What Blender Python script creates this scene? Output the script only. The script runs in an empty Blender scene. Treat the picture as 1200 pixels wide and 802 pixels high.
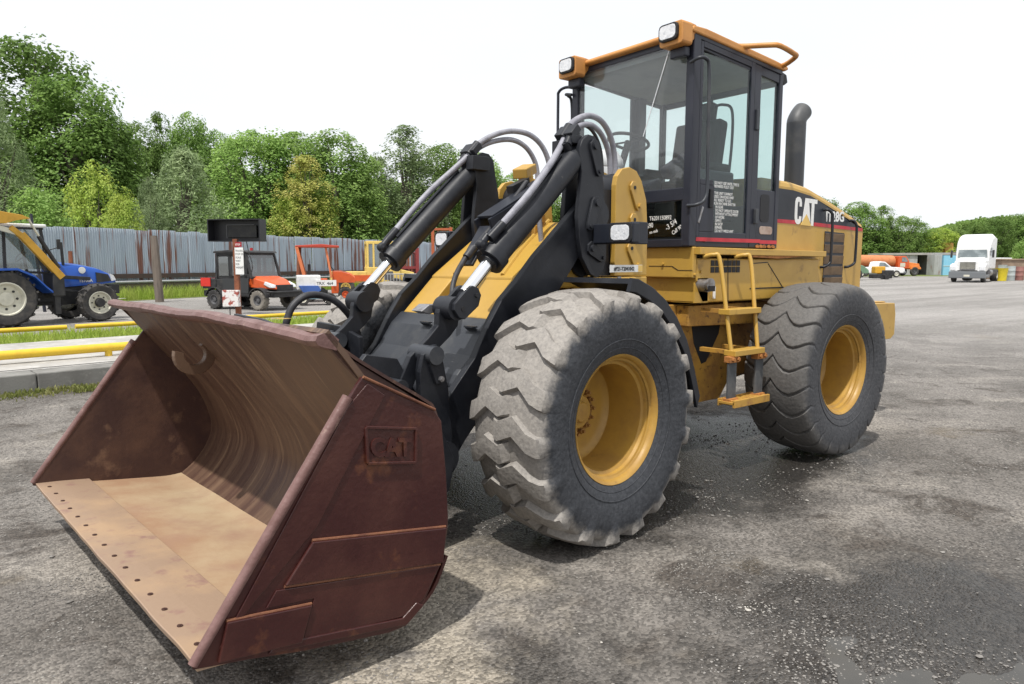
import bpy, bmesh, math, random
from mathutils import Vector, Matrix, noise
R = math.radians
PI = math.pi
sc = bpy.context.scene
COL = sc.collection
rnd = random.Random(7)

# ------------------------------------------------------------------ camera
CX, CY, CZ, YAW, PITCH = 5.600, 3.981, 1.569, -2.234, 0.113
cam = bpy.data.cameras.new('camera')
cam.lens = 24.664; cam.sensor_width = 36; cam.clip_end = 3000
co = bpy.data.objects.new('camera', cam); COL.objects.link(co)
_d = Vector((math.cos(YAW)*math.cos(PITCH), math.sin(YAW)*math.cos(PITCH), -math.sin(PITCH)))
_r = Vector((math.sin(YAW), -math.cos(YAW), 0)); _u = _r.cross(_d)
co.matrix_world = Matrix.Translation((CX, CY, CZ)) @ Matrix((_r, _u, -_d)).transposed().to_4x4()
sc.camera = co

# ------------------------------------------------------------------ light
SUN_EL, SUN_AZ = R(66), R(28)          # azimuth measured from world +x towards +y
sun_dir = Vector((math.cos(SUN_EL)*math.cos(SUN_AZ), math.cos(SUN_EL)*math.sin(SUN_AZ), math.sin(SUN_EL)))
sl = bpy.data.lights.new('sun', 'SUN'); sl.energy = 4.2; sl.angle = R(1.2); sl.color = (1, .965, .91)
so = bpy.data.objects.new('sun', sl); COL.objects.link(so)
so.rotation_euler = sun_dir.to_track_quat('Z', 'Y').to_euler(); so.location = (0, 0, 30)
w = bpy.data.worlds.new('World'); sc.world = w; w.use_nodes = True
nt = w.node_tree; nt.nodes.clear()
sky = nt.nodes.new('ShaderNodeTexSky'); sky.sky_type = 'NISHITA'; sky.sun_disc = False
sky.sun_elevation = SUN_EL; sky.sun_rotation = R(90)-SUN_AZ; sky.dust_density = 3.0; sky.air_density = 1.0
bg = nt.nodes.new('ShaderNodeBackground'); bg.inputs[1].default_value = .11
nt.links.new(sky.outputs[0], bg.inputs[0])
# a thin bright veil of high cloud over the blue: soft, broad, uneven
tc = nt.nodes.new('ShaderNodeTexCoord'); mp = nt.nodes.new('ShaderNodeMapping'); mp.inputs['Scale'].default_value = (1, 1, 3)
nz = nt.nodes.new('ShaderNodeTexNoise'); nz.inputs['Scale'].default_value = 1.6; nz.inputs['Detail'].default_value = 5
cr = nt.nodes.new('ShaderNodeValToRGB'); cr.color_ramp.elements[0].position = .3; cr.color_ramp.elements[1].position = .75
cr.color_ramp.elements[0].color = (.93, .96, 1.0, 1); cr.color_ramp.elements[1].color = (1.0, 1.0, 1.0, 1)
bg2 = nt.nodes.new('ShaderNodeBackground'); bg2.inputs[1].default_value = 1.25
mx = nt.nodes.new('ShaderNodeMixShader'); mx.inputs[0].default_value = .80
ow = nt.nodes.new('ShaderNodeOutputWorld')
for a, b in ((tc.outputs['Generated'], mp.inputs[0]), (mp.outputs[0], nz.inputs[0]), (nz.outputs[0], cr.inputs[0]),
             (cr.outputs[0], bg2.inputs[0]), (bg.outputs[0], mx.inputs[1]), (bg2.outputs[0], mx.inputs[2]), (mx.outputs[0], ow.inputs[0])):
    nt.links.new(a, b)
sc.view_settings.view_transform = 'Standard'; sc.view_settings.look = 'None'
sc.view_settings.exposure = 0.0; sc.view_settings.gamma = 1

# ------------------------------------------------------------------ helpers
def W(r, d, z=0.0):                      # yard coordinates: r metres right, d metres out from where the photographer stands
    return Vector((CX + r*_r.x + d*math.cos(YAW), CY + r*_r.y + d*math.sin(YAW), z))
def HD(dr, dd):                          # heading (rotation about z) whose +x runs along (dr, dd) in the yard
    v = W(dr, dd) - W(0, 0); return math.atan2(v.y, v.x)

class MB:
    def __init__(s): s.v = []; s.f = []; s.sm = []
    def add(s, vs, fs, smooth=False):
        n = len(s.v); s.v += [tuple(v) for v in vs]; s.f += [tuple(i+n for i in f) for f in fs]; s.sm += [smooth]*len(fs); return s
    def box(s, a, b, rot=None, c=None):
        x0, y0, z0 = a; x1, y1, z1 = b
        vs = [Vector(p) for p in ((x0,y0,z0),(x1,y0,z0),(x1,y1,z0),(x0,y1,z0),(x0,y0,z1),(x1,y0,z1),(x1,y1,z1),(x0,y1,z1))]
        if rot is not None:
            c = Vector(c) if c is not None else sum(vs, Vector())/8
            vs = [rot @ (v-c) + c for v in vs]
        return s.add(vs, [(0,3,2,1),(4,5,6,7),(0,1,5,4),(1,2,6,5),(2,3,7,6),(3,0,4,7)])
    def cbox(s, c, sz, rot=None):
        c = Vector(c); h = Vector(sz)/2
        return s.box(c-h, c+h, rot, c)
    def beam(s, p0, p1, w_, h_, up=(0, 0, 1)):
        p0 = Vector(p0); p1 = Vector(p1); d = (p1-p0).normalized(); sd = d.cross(Vector(up))
        sd = sd.normalized() if sd.length > 1e-4 else Vector((0, 1, 0)); u = sd.cross(d)
        vs = [p + sd*a*w_/2 + u*b*h_/2 for p in (p0, p1) for a, b in ((-1,-1),(1,-1),(1,1),(-1,1))]
        return s.add(vs, [(0,1,2,3),(7,6,5,4),(0,4,5,1),(1,5,6,2),(2,6,7,3),(3,7,4,0)])
    def prism(s, pts, y0, y1):           # outline in x, z; extruded along y
        n = len(pts); ar = sum(pts[i][0]*pts[(i+1) % n][1]-pts[(i+1) % n][0]*pts[i][1] for i in range(n))
        if ar < 0: pts = pts[::-1]
        vs = [(x, y0, z) for x, z in pts] + [(x, y1, z) for x, z in pts]
        return s.add(vs, [tuple(range(n)), tuple(range(2*n-1, n-1, -1))] + [(i, i+n, (i+1) % n+n, (i+1) % n) for i in range(n)])
    def prismx(s, pts, x0, x1):          # outline in y, z; extruded along x
        n = len(pts); ar = sum(pts[i][0]*pts[(i+1) % n][1]-pts[(i+1) % n][0]*pts[i][1] for i in range(n))
        if ar < 0: pts = pts[::-1]
        vs = [(x0, y, z) for y, z in pts] + [(x1, y, z) for y, z in pts]
        return s.add(vs, [tuple(range(n-1, -1, -1)), tuple(range(n, 2*n))] + [(i, (i+1) % n, (i+1) % n+n, i+n) for i in range(n)])
    def cyl(s, p0, p1, r0, r1=None, n=16, caps=True):
        r1 = r0 if r1 is None else r1; p0 = Vector(p0); p1 = Vector(p1); d = (p1-p0).normalized()
        a = d.orthogonal().normalized(); b = d.cross(a); vs = []
        for p, r in ((p0, r0), (p1, r1)):
            vs += [p + (a*math.cos(2*PI*i/n) + b*math.sin(2*PI*i/n))*r for i in range(n)]
        s.add(vs, [(i, (i+1) % n, (i+1) % n+n, i+n) for i in range(n)], True)
        if caps: s.add(vs, [tuple(range(n-1, -1, -1)), tuple(range(n, 2*n))])
        return s
    def tube(s, pts, r, n=10, k=6, closed=False):      # smooth tube through points (Catmull-Rom)
        P = [Vector(p) for p in pts]; Q = []
        if k > 1 and len(P) > 2:
            m = len(P)
            for i in range(m if closed else m-1):
                p0 = P[(i-1) % m] if closed or i else P[0]*2-P[1]; p1 = P[i]; p2 = P[(i+1) % m]
                p3 = P[(i+2) % m] if closed or i+2 < m else P[-1]*2-P[-2]
                for j in range(k):
                    t = j/k; Q.append(.5*((2*p1)+(p2-p0)*t+(2*p0-5*p1+4*p2-p3)*t*t+(3*p1-p0-3*p2+p3)*t**3))
            if not closed: Q.append(P[-1])
        else: Q = P
        m = len(Q); a = None; vs = []
        for i, q in enumerate(Q):
            d = ((Q[(i+1) % m] - Q[i-1]) if closed or 0 < i < m-1 else (Q[1]-Q[0] if i == 0 else Q[-1]-Q[-2])).normalized()
            a = d.orthogonal() if a is None else a - d*a.dot(d)
            a.normalize(); b = d.cross(a)
            vs += [q + (a*math.cos(2*PI*j/n)+b*math.sin(2*PI*j/n))*r for j in range(n)]
        fs = [(i*n+j, i*n+(j+1) % n, ((i+1) % m)*n+(j+1) % n, ((i+1) % m)*n+j) for i in range(m if closed else m-1) for j in range(n)]
        s.add(vs, fs, True)
        if not closed: s.add(vs[:n], [tuple(range(n-1, -1, -1))]); s.add(vs[-n:], [tuple(range(n))])
        return s
    def lathe(s, prof, n=32, axis='y', c=(0, 0, 0), smooth=True):     # prof: (radius, along axis)
        m = len(prof); vs = []; c = Vector(c)
        for i in range(n):
            ca, sa = math.cos(2*PI*i/n), math.sin(2*PI*i/n)
            for r, h in prof:
                vs.append(c + Vector({'y': (r*ca, h, r*sa), 'z': (r*ca, r*sa, h), 'x': (h, r*ca, r*sa)}[axis]))
        return s.add(vs, [(i*m+j, i*m+j+1, ((i+1) % n)*m+j+1, ((i+1) % n)*m+j) for i in range(n) for j in range(m-1)], smooth)
    def loft(s, rings, smooth=True, caps=True):
        n = len(rings[0]); vs = [v for r in rings for v in r]
        s.add(vs, [(i*n+j, i*n+(j+1) % n, (i+1)*n+(j+1) % n, (i+1)*n+j) for i in range(len(rings)-1) for j in range(n)], smooth)
        if caps: s.add(rings[0], [tuple(range(n-1, -1, -1))]); s.add(rings[-1], [tuple(range(n))])
        return s
    def mesh(s, name, fix=True):
        me = bpy.data.meshes.new(name); me.from_pydata(s.v, [], s.f)
        me.polygons.foreach_set('use_smooth', s.sm)
        if fix:
            bm = bmesh.new(); bm.from_mesh(me); bmesh.ops.recalc_face_normals(bm, faces=bm.faces); bm.to_mesh(me); bm.free()
        if any(s.sm) and (fix or len(s.f) < 4000): me.set_sharp_from_angle(angle=R(38))
        me.update(); return me

def thing(name, label, cat, loc=(0, 0, 0), rz=0, group=None):
    o = bpy.data.objects.new(name, None); COL.objects.link(o); o.empty_display_size = .2
    o.location = loc; o.rotation_euler = (0, 0, rz); o['label'] = label; o['category'] = cat
    if group: o['group'] = group
    return o
def part(name, mb, m, parent=None, label=None, mtx=None, bev=0, fix=True):
    me = mb.mesh(name, fix) if isinstance(mb, MB) else mb
    if m and not me.materials: me.materials.append(m)
    o = bpy.data.objects.new(name, me); COL.objects.link(o); o.parent = parent
    if mtx is not None: o.matrix_basis = mtx
    if label: o['label'] = label
    if bev:
        b = o.modifiers.new('bevel', 'BEVEL'); b.width = bev; b.segments = 2; b.limit_method = 'ANGLE'; b.angle_limit = R(40)
        b.harden_normals = False
    return o
def tag(o, label, cat, group=None):
    o['label'] = label; o['category'] = cat
    if group: o['group'] = group
    return o
def struct(name, mb, m, fix=True):
    o = part(name, mb, m, None, fix=fix); o['kind'] = 'structure'; return o
def stuff(o): o['kind'] = 'stuff'; return o
def again(o, parent=None, loc=None, mtx=None):
    c = o.copy(); COL.objects.link(c); c.parent = parent if parent is not None else o.parent
    if loc is not None: c.location = loc
    if mtx is not None: c.matrix_basis = mtx
    return c
def copy_tree(o, parent=None):
    c = o.copy(); COL.objects.link(c); c.parent = parent
    for ch in list(o.children): copy_tree(ch, c)
    return c
def text_mesh(txt, size, extrude=.001, bold=0.0, sx=1.0, align='LEFT', space=1.0):
    cu = bpy.data.curves.new('t', 'FONT'); cu.body = txt; cu.size = size; cu.extrude = extrude; cu.offset = bold
    cu.align_x = align; cu.space_line = space; cu.resolution_u = 3
    o = bpy.data.objects.new('t', cu); COL.objects.link(o)
    dg = bpy.context.evaluated_depsgraph_get(); me = bpy.data.meshes.new_from_object(o.evaluated_get(dg))
    bpy.data.objects.remove(o)
    me.transform(Matrix.Diagonal((sx, 1, 1, 1))); me.materials.clear(); return me

# ------------------------------------------------------------------ materials
def nodes(name):
    m = bpy.data.materials.new(name); m.use_nodes = True; t = m.node_tree; b = t.nodes['Principled BSDF']; return m, t, b
def mat(name, c1, c2=None, scale=3.0, lo=.45, hi=.7, rough=.5, metal=0.0, bump=.05, bs=40.0, stretch=(1, 1, 1), c3=None, s3=14.0, lo3=.6, hi3=.72, coat=0.0, spec=.5, rvar=.15):
    m, t, b = nodes(name); L = t.links.new; N = t.nodes.new
    tc = N('ShaderNodeTexCoord'); mp = N('ShaderNodeMapping'); mp.inputs['Scale'].default_value = stretch; L(tc.outputs['Object'], mp.inputs[0])
    b.inputs['Roughness'].default_value = rough; b.inputs['Metallic'].default_value = metal
    b.inputs['Coat Weight'].default_value = coat; b.inputs['Specular IOR Level'].default_value = spec
    b.inputs['Base Color'].default_value = (*c1, 1)
    out = None
    def layer(prev, c, s, l, h):
        n = N('ShaderNodeTexNoise'); n.inputs['Scale'].default_value = s; n.inputs['Detail'].default_value = 7; n.inputs['Roughness'].default_value = .62; L(mp.outputs[0], n.inputs[0])
        r = N('ShaderNodeMapRange'); r.inputs[1].default_value = l; r.inputs[2].default_value = h; L(n.outputs[0], r.inputs[0])
        x = N('ShaderNodeMix'); x.data_type = 'RGBA'; L(r.outputs[0], x.inputs[0])
        if prev is None: x.inputs[6].default_value = (*c1, 1)
        else: L(prev, x.inputs[6])
        x.inputs[7].default_value = (*c, 1); return x.outputs[2], r.outputs[0]
    if c2:
        out, msk = layer(None, c2, scale, lo, hi)
        if c3: out, _ = layer(out, c3, s3, lo3, hi3)
        L(out, b.inputs['Base Color'])
        rr = N('ShaderNodeMapRange'); rr.inputs[3].default_value = rough; rr.inputs[4].default_value = min(1, rough+rvar); L(msk, rr.inputs[0]); L(rr.outputs[0], b.inputs['Roughness'])
    if bump:
        n = N('ShaderNodeTexNoise'); n.inputs['Scale'].default_value = bs; n.inputs['Detail'].default_value = 5; L(mp.outputs[0], n.inputs[0])
        bp = N('ShaderNodeBump'); bp.inputs['Strength'].default_value = bump*2; bp.inputs['Distance'].default_value = .01; L(n.outputs[0], bp.inputs['Height']); L(bp.outputs[0], b.inputs['Normal'])
    return m
def glass(name, tint, gloss=.12, op=0.0):
    m = bpy.data.materials.new(name); m.use_nodes = True; t = m.node_tree; t.nodes.clear(); L = t.links.new; N = t.nodes.new
    tr = N('ShaderNodeBsdfTransparent'); tr.inputs[0].default_value = (*tint, 1)
    gl = N('ShaderNodeBsdfGlossy'); gl.inputs['Roughness'].default_value = .03; gl.inputs[0].default_value = (1, 1, 1, 1)
    di = N('ShaderNodeBsdfDiffuse'); di.inputs[0].default_value = (.55, .57, .58, 1)
    lw = N('ShaderNodeLayerWeight'); lw.inputs[0].default_value = .5; pw = N('ShaderNodeMath'); pw.operation = 'POWER'; pw.inputs[1].default_value = 4; L(lw.outputs['Facing'], pw.inputs[0])
    ad = N('ShaderNodeMath'); ad.operation = 'MULTIPLY_ADD'; ad.inputs[1].default_value = .85; ad.inputs[2].default_value = gloss; ad.use_clamp = True; L(pw.outputs[0], ad.inputs[0])
    a = N('ShaderNodeMixShader'); b = N('ShaderNodeMixShader'); o = N('ShaderNodeOutputMaterial')
    n = N('ShaderNodeTexNoise'); n.inputs['Scale'].default_value = 3; mr = N('ShaderNodeMapRange'); mr.inputs[3].default_value = op*.6; mr.inputs[4].default_value = op*1.4; L(n.outputs[0], mr.inputs[0])
    L(mr.outputs[0], a.inputs[0]); L(tr.outputs[0], a.inputs[1]); L(di.outputs[0], a.inputs[2])
    L(ad.outputs[0], b.inputs[0]); L(a.outputs[0], b.inputs[1]); L(gl.outputs[0], b.inputs[2]); L(b.outputs[0], o.inputs[0]); return m

YEL = (.50, .305, .058)
yellow = mat('machine_yellow', YEL, (.41, .245, .055), 2.2, .45, .75, .38, bump=.02, bs=30, c3=(.16, .085, .03), s3=7, lo3=.60, hi3=.82)
yellow_worn = mat('worn_yellow', (.48, .26, .045), (.28, .14, .04), 5, .4, .65, .5, bump=.06, bs=50, c3=(.10, .045, .02), s3=18, lo3=.56, hi3=.68)
yellow_rim = mat('rim_yellow', (.43, .25, .045), (.31, .17, .04), 5, .4, .7, .42, bump=.03, bs=30, c3=(.12, .06, .02), s3=12, lo3=.62, hi3=.8)
roof_yellow = mat('faded_roof_orange', (.55, .25, .06), (.42, .18, .05), 4, rough=.5)
black = mat('faded_black_paint', (.012, .0135, .018), (.028, .030, .036), 3.5, .42, .72, .40, bump=.03, bs=60, c3=(.085, .08, .075), s3=26, lo3=.68, hi3=.80, spec=.35)
black_dust = mat('dusty_black_paint', (.036, .040, .048), (.11, .11, .105), 2.2, .48, .82, .42, bump=.03, bs=60, spec=.4)
cabgrey = mat('cab_dark_paint', (.020, .022, .033), (.032, .034, .046), 4, rough=.36, bump=.01, spec=.4)
darkdecal = mat('charcoal_decal', (.014, .017, .026), (.02, .022, .03), 4, rough=.4, bump=0, spec=.4)
rubber_seal = mat('black_rubber', (.012, .012, .014), rough=.6, bump=.04)
red = mat('red_stripe', (.50, .02, .035), (.38, .02, .03), 12, rough=.4, bump=0)
white = mat('white_decal', (.78, .78, .76), (.6, .6, .58), 30, .55, .8, rough=.5, bump=0)
gold = mat('pale_yellow_decal', (.72, .48, .13), rough=.5, bump=0)
chrome = mat('chrome_rod', (.86, .86, .87), rough=.16, metal=1, bump=0)
steel = mat('dull_steel', (.35, .35, .36), (.2, .17, .15), 20, rough=.4, metal=.8)
hose_grey = mat('grey_spiral_hose', (.29, .29, .325), (.19, .19, .22), 12, rough=.5, bump=.12, bs=120)
hose_black = mat('black_hose', (.02, .02, .024), (.05, .05, .055), 14, rough=.5)
lens = mat('lamp_lens', (.75, .76, .78), (.55, .57, .6), 30, rough=.12, bump=.2, bs=80, coat=1)
seat_m = mat('seat_black', (.02, .022, .024), rough=.8)
slat_brown = mat('dusty_brown_slat', (.17, .11, .06), (.11, .075, .05), 8, rough=.7)
grip = mat('orange_rust', (.42, .17, .04), (.20, .08, .03), 20, rough=.7, bump=.2)

def wheel_mat(name, dust, clean, r0, r1, groove=.0):
    m, t, b = nodes(name); L = t.links.new; N = t.nodes.new
    tc = N('ShaderNodeTexCoord'); sx = N('ShaderNodeSeparateXYZ'); L(tc.outputs['Object'], sx.inputs[0])
    cx = N('ShaderNodeCombineXYZ'); L(sx.outputs[0], cx.inputs[0]); L(sx.outputs[2], cx.inputs[2])
    ln = N('ShaderNodeVectorMath'); ln.operation = 'LENGTH'; L(cx.outputs[0], ln.inputs[0])
    n = N('ShaderNodeTexNoise'); n.inputs['Scale'].default_value = 11; n.inputs['Detail'].default_value = 10; n.inputs['Roughness'].default_value = .7; L(tc.outputs['Object'], n.inputs[0])
    ad = N('ShaderNodeMath'); ad.operation = 'MULTIPLY_ADD'; L(n.outputs[0], ad.inputs[0]); ad.inputs[1].default_value = .16; L(ln.outputs['Value'], ad.inputs[2])
    mr = N('ShaderNodeMapRange'); mr.interpolation_type = 'SMOOTHSTEP'; mr.inputs[1].default_value = r0+.08; mr.inputs[2].default_value = r1+.08; L(ad.outputs[0], mr.inputs[0])
    n2 = N('ShaderNodeTexNoise'); n2.inputs['Scale'].default_value = 48; n2.inputs['Detail'].default_value = 8; n2.inputs['Roughness'].default_value = .7; L(tc.outputs['Object'], n2.inputs[0])
    mr2 = N('ShaderNodeMapRange'); mr2.inputs[1].default_value = .38; mr2.inputs[2].default_value = .68; L(n2.outputs[0], mr2.inputs[0])
    ca = N('ShaderNodeMix'); ca.data_type = 'RGBA'; ca.inputs[6].default_value = (*clean, 1); ca.inputs[7].default_value = (clean[0]*2.1, clean[1]*2.0, clean[2]*1.9, 1); L(mr2.outputs[0], ca.inputs[0])
    cb = N('ShaderNodeMix'); cb.data_type = 'RGBA'; cb.inputs[6].default_value = (*dust, 1); cb.inputs[7].default_value = (dust[0]*.62, dust[1]*.62, dust[2]*.64, 1); L(mr2.outputs[0], cb.inputs[0])
    cc = N('ShaderNodeMix'); cc.data_type = 'RGBA'; L(mr.outputs[0], cc.inputs[0]); L(ca.outputs[2], cc.inputs[6]); L(cb.outputs[2], cc.inputs[7]); L(cc.outputs[2], b.inputs['Base Color'])
    b.inputs['Roughness'].default_value = .72
    # scuffs: fine streaks of lighter scratches
    w1 = N('ShaderNodeTexNoise'); w1.inputs['Scale'].default_value = 34; w1.inputs['Detail'].default_value = 6; L(tc.outputs['Object'], w1.inputs[0])
    bp = N('ShaderNodeBump'); bp.inputs['Strength'].default_value = .6; bp.inputs['Distance'].default_value = .008; L(w1.outputs[0], bp.inputs['Height']); L(bp.outputs[0], b.inputs['Normal'])
    return m
tyre_front = wheel_mat('dusty_lug_rubber', (.30, .278, .250), (.027, .030, .036), .600, .665)
tyre_rear = wheel_mat('worn_rubber', (.125, .119, .112), (.034, .036, .041), .60, .68)

# ---- rust metals for the bucket
rust_out = mat('maroon_rust', (.042, .0095, .009), (.080, .025, .017), 2.0, .42, .70, .33, bump=.10, bs=45, c3=(.20, .075, .030), s3=4.2, lo3=.60, hi3=.80)
rust_lip = mat('brown_worn_lip', (.19, .105, .095), (.11, .05, .042), 9, .4, .7, .40, bump=.12, bs=60, c3=(.40, .28, .22), s3=20, lo3=.62, hi3=.8)
rust_in = mat('brown_scraped_steel', (.072, .038, .027), (.15, .090, .055), 3.2, .42, .68, .42, bump=.06, bs=25, stretch=(.30, 4.2, .24), c3=(.30, .20, .12), s3=6, lo3=.58, hi3=.80)
rust_far = mat('dark_side_rust', (.050, .022, .018), (.10, .048, .03), 4, .42, .68, .55, bump=.08, bs=40, c3=(.24, .14, .085), s3=5, lo3=.60, hi3=.8)
rust_floor = mat('pale_scoured_steel', (.47, .36, .23), (.35, .215, .13), 1.7, .36, .62, .48, bump=.05, bs=50, stretch=(1, 1, 1), c3=(.33, .20, .14), s3=2.6, lo3=.50, hi3=.76)
rust_edge = mat('pinkish_cutting_edge', (.33, .23, .16), (.40, .27, .165), 2.4, .45, .65, .45, bump=.05, bs=50, c3=(.27, .16, .13), s3=10, lo3=.55, hi3=.7)

# ================================================================== WHEEL LOADER
loader = thing('wheel_loader', 'big yellow wheel loader with a wide rusty bucket parked on the gravel lot', 'wheel loader', (0, 0, 0))
ALPHA = .098
FR = Matrix.Translation((1.45, 0, 0)) @ Matrix.Rotation(ALPHA, 4, 'Z') @ Matrix.Translation((-1.45, 0, 0))
def P(name, mb, m, par=loader, front=False, **k):
    if front: k['mtx'] = FR
    return part(name, mb, m, par, **k)

# ---- wheels
def tyre_mesh(kind, flip):
    NL = 18 if kind == 'front' else 24
    prof = [(-.200, .345), (-.225, .372), (-.246, .43), (-.262, .50), (-.267, .56), (-.262, .605), (-.254, .632), (-.244, .652), (-.228, .666)]
    c = [(-.19, .676), (-.145, .682), (-.10, .6865), (-.055, .6885), (-.025, .6895), (-.012, .6898)]
    half = prof + c
    full = half + [(0, .690)] + [(-y, r) for y, r in half[::-1]]
    # per lug: phase samples, crowded at the lug edges
    if kind == 'front':
        ph = [0, .08, .17, .26, .30, .32, .36, .45, .56, .67, .76, .80, .82, .86, .93]
    else:
        ph = [0, .03, .06, .10, .18, .30, .42, .54, .66, .78, .88, .92, .95, .98]
    nv = len(ph); vs = []; M = len(full)
    r2 = random.Random(3 if flip else 5)
    wear = [r2.uniform(-.004, .004) for _ in range(NL*2)]
    for i in range(NL):
        for p in ph:
            for (y, r) in full:
                a = abs(y)/.26
                if kind == 'front':
                    # hooked lug: straight over the shoulder, kinked at mid half, meeting the other side's lugs past the centre line
                    sh = (.24*min(1, a) - .26*max(0, 1-abs(a-.40)/.40)) if r > .6 else .24
                    t = i + p + sh
                    def lug(q):
                        return max(0, min(1, (q-.32)/.04, (.80-q)/.04))
                    m = 0
                    if y > -.055: m = max(m, lug(p))
                    if y < .055: m = max(m, lug((p+.5) % 1))
                    if r < .67 and a > .8:
                        m *= max(0, min(1, (r-.545)/.11))
                        if r < .645:
                            q = p if y > 0 else (p+.5) % 1
                            m *= max(0, min(1, (q-.38)/.1, (.74-q)/.1))
                    h = .034*m
                else:
                    sh = .42*math.sin(a*PI*1.15)*(1 if r > .6 else 0) + .45*a
                    t = i + p + sh
                    m = max(0, min(1, (p-.04)/.05))*max(0, min(1, (1.0-p)/.06))
                    if r < .665: m *= max(0, min(1, (r-.58)/.07))
                    if a > .62 and p > .5 and p < .56 and r > .6: m *= 1
                    h = .020*m
                h += (wear[i] if h > .01 else 0)
                th = -2*PI*t/NL
                n = Vector((y*2.6 if a > .8 and r < .672 else y*.3, 1)) if r > .56 else Vector((0, 0))
                if n.length: n.normalize()
                yy = y + n.x*h*(1 if a > .3 else 0); rr = r + n.y*h
                vs.append([rr*math.cos(th), yy, rr*math.sin(th)])
    K = NL*nv
    fs = [(i*M+j, i*M+j+1, ((i+1) % K)*M+j+1, ((i+1) % K)*M+j) for i in range(K) for j in range(M-1)]
    mb = MB(); mb.add(vs, fs, True)
    return mb.mesh('tyre', True)

def lug_wheel(cx, side, front, rot):
    """wheel = rim with tyre, hub and nuts below it"""
    nm = 'wheel'
    rim = MB()
    prof = [(.330, -.20), (.362, -.215), (.362, -.20), (.335, -.185), (.31, -.165), (.298, -.10), (.298, .04), (.300, .10), (.305, .145), (.322, .152), (.327, .170),
            (.338, .176), (.343, .200), (.352, .218), (.366, .226), (.369, .216), (.362, .200), (.345, .195), (.330, .185)]
    rim.lathe(prof, 72)
    disc = [(.299, -.085), (.285, -.105), (.25, -.118), (.19, -.120), (.185, -.120), (.105, -.120), (.102, -.075), (.095, -.066), (.05, -.064), (.0, -.064)]
    rim.lathe(disc, 48)
    M = (FR if front else Matrix()) @ Matrix.Translation((cx, .975*side, .70))
    if side < 0: M = M @ Matrix.Rotation(PI, 4, 'Z')
    w_ = part(nm, rim, yellow_rim, loader, mtx=M)
    # tyre rests on the ground: the foot of it is pressed flat
    me = tyre_mesh('front' if front else 'rear', side < 0)
    Rr = Matrix.Rotation(rot, 4, 'Y'); me.transform(Rr)
    for v in me.vertices:
        if v.co.z < -.64:
            d = -.64 - v.co.z
            v.co.y *= 1 + d*.30
            if v.co.z < -.697: v.co.z = -.697 + (v.co.z+.697)*.06
    part('tyre', me, tyre_front if front else tyre_rear, w_)
    h = MB(); h.lathe([(.062, -.07), (.062, -.050), (.054, -.042), (.0, -.040)], 28); part('hub_cap', h, yellow_rim, w_)
    b = MB(); b.cyl((0, -.124, 0), (0, -.088, 0), .0165, n=6); b.cyl((0, -.088, 0), (0, -.068, 0), .009, n=8)
    first = None
    for k in range(16):
        a = 2*PI*k/16; m = Matrix.Translation((.140*math.cos(a), 0, .140*math.sin(a)))
        first = part('wheel_nut', b, yellow_worn, w_, mtx=m) if first is None else again(first, w_, mtx=m)
    v = MB(); v.tube([(.27, -.03, -.12), (.262, .02, -.12), (.255, .05, -.118)], .006, 8); part('valve_stem', v, rubber_seal, w_)
    # fine moulded rings on the tyre's side
    rg = MB()
    for rr, y in ((.405, .236), (.452, .2525)):
        rg.tube([(rr*math.cos(2*PI*k/48), y, rr*math.sin(2*PI*k/48)) for k in range(48)], .0035, 6, 1, True)
    part('sidewall_ring', rg, tyre_front if front else tyre_rear, w_)
    return w_
for s_ in (1, -1):
    lug_wheel(2.9, s_, True, .13 if s_ > 0 else .4)
    lug_wheel(0.0, s_, False, .3)
print('wheels')

# ---- bucket (front frame)
OUT = [(5.237,.262),(4.95,.19),(4.50,.102),(4.42,.100),(4.32,.16),(4.215,.33),(4.185,.50),(4.205,.74),(4.235,.935),(4.285,.985),(4.60,1.20),(4.745,1.305)]
INN = [(4.765,1.335),(4.62,1.245),(4.32,1.03),(4.262,.95),(4.232,.74),(4.212,.50),(4.24,.345),(4.335,.21),(4.45,.158),(4.95,.228),(5.237,.286)]
def curve_sheet(prof, y0, y1, ny, wob, th=.022, seed=1):
    """curved plate with thickness following an x, z profile, slightly battered"""
    mb = MB(); vs = []; n = len(prof); rr = random.Random(seed)
    sm = []
    for i in range(n-1):
        for k in range(4):
            t = k/4; p0 = prof[max(0, i-1)]; p1 = prof[i]; p2 = prof[i+1]; p3 = prof[min(n-1, i+2)]
            sm.append(tuple(.5*((2*b)+(c-a)*t+(2*a-5*b+4*c-d)*t*t+(3*b-a-3*c+d)*t**3) for a, b, c, d in zip(p0, p1, p2, p3)))
    sm.append(prof[-1]); m = len(sm)
    for side in (0, 1):
        for j in range(ny+1):
            y = y0+(y1-y0)*j/ny
            for i, (x, z) in enumerate(sm):
                q = sm[min(m-1, i+1)]; q0 = sm[max(0, i-1)]; tx, tz = q[0]-q0[0], q[1]-q0[1]; l = math.hypot(tx, tz) or 1
                nx, nz = tz/l, -tx/l
                o = wob*(noise.noise(Vector((x*2, y*1.7, z*2+seed)))) + (th if side else 0)
                vs.append((x+nx*o, y, z+nz*o))
    a = (ny+1)*m; fs = []
    for j in range(ny):
        for i in range(m-1):
            q = (j*m+i, j*m+i+1, (j+1)*m+i+1, (j+1)*m+i)
            fs += [q, tuple(x+a for x in q[::-1])]
    for i in range(m-1): fs += [(i, i+a, i+1+a, i+1), (ny*m+i, ny*m+i+1, ny*m+i+1+a, ny*m+i+a)]
    for j in range(ny): fs += [(j*m, (j+1)*m, (j+1)*m+a, j*m+a), (j*m+m-1, j*m+m-1+a, (j+1)*m+m-1+a, (j+1)*m+m-1)]
    mb.add(vs, fs, True); return mb
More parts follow.
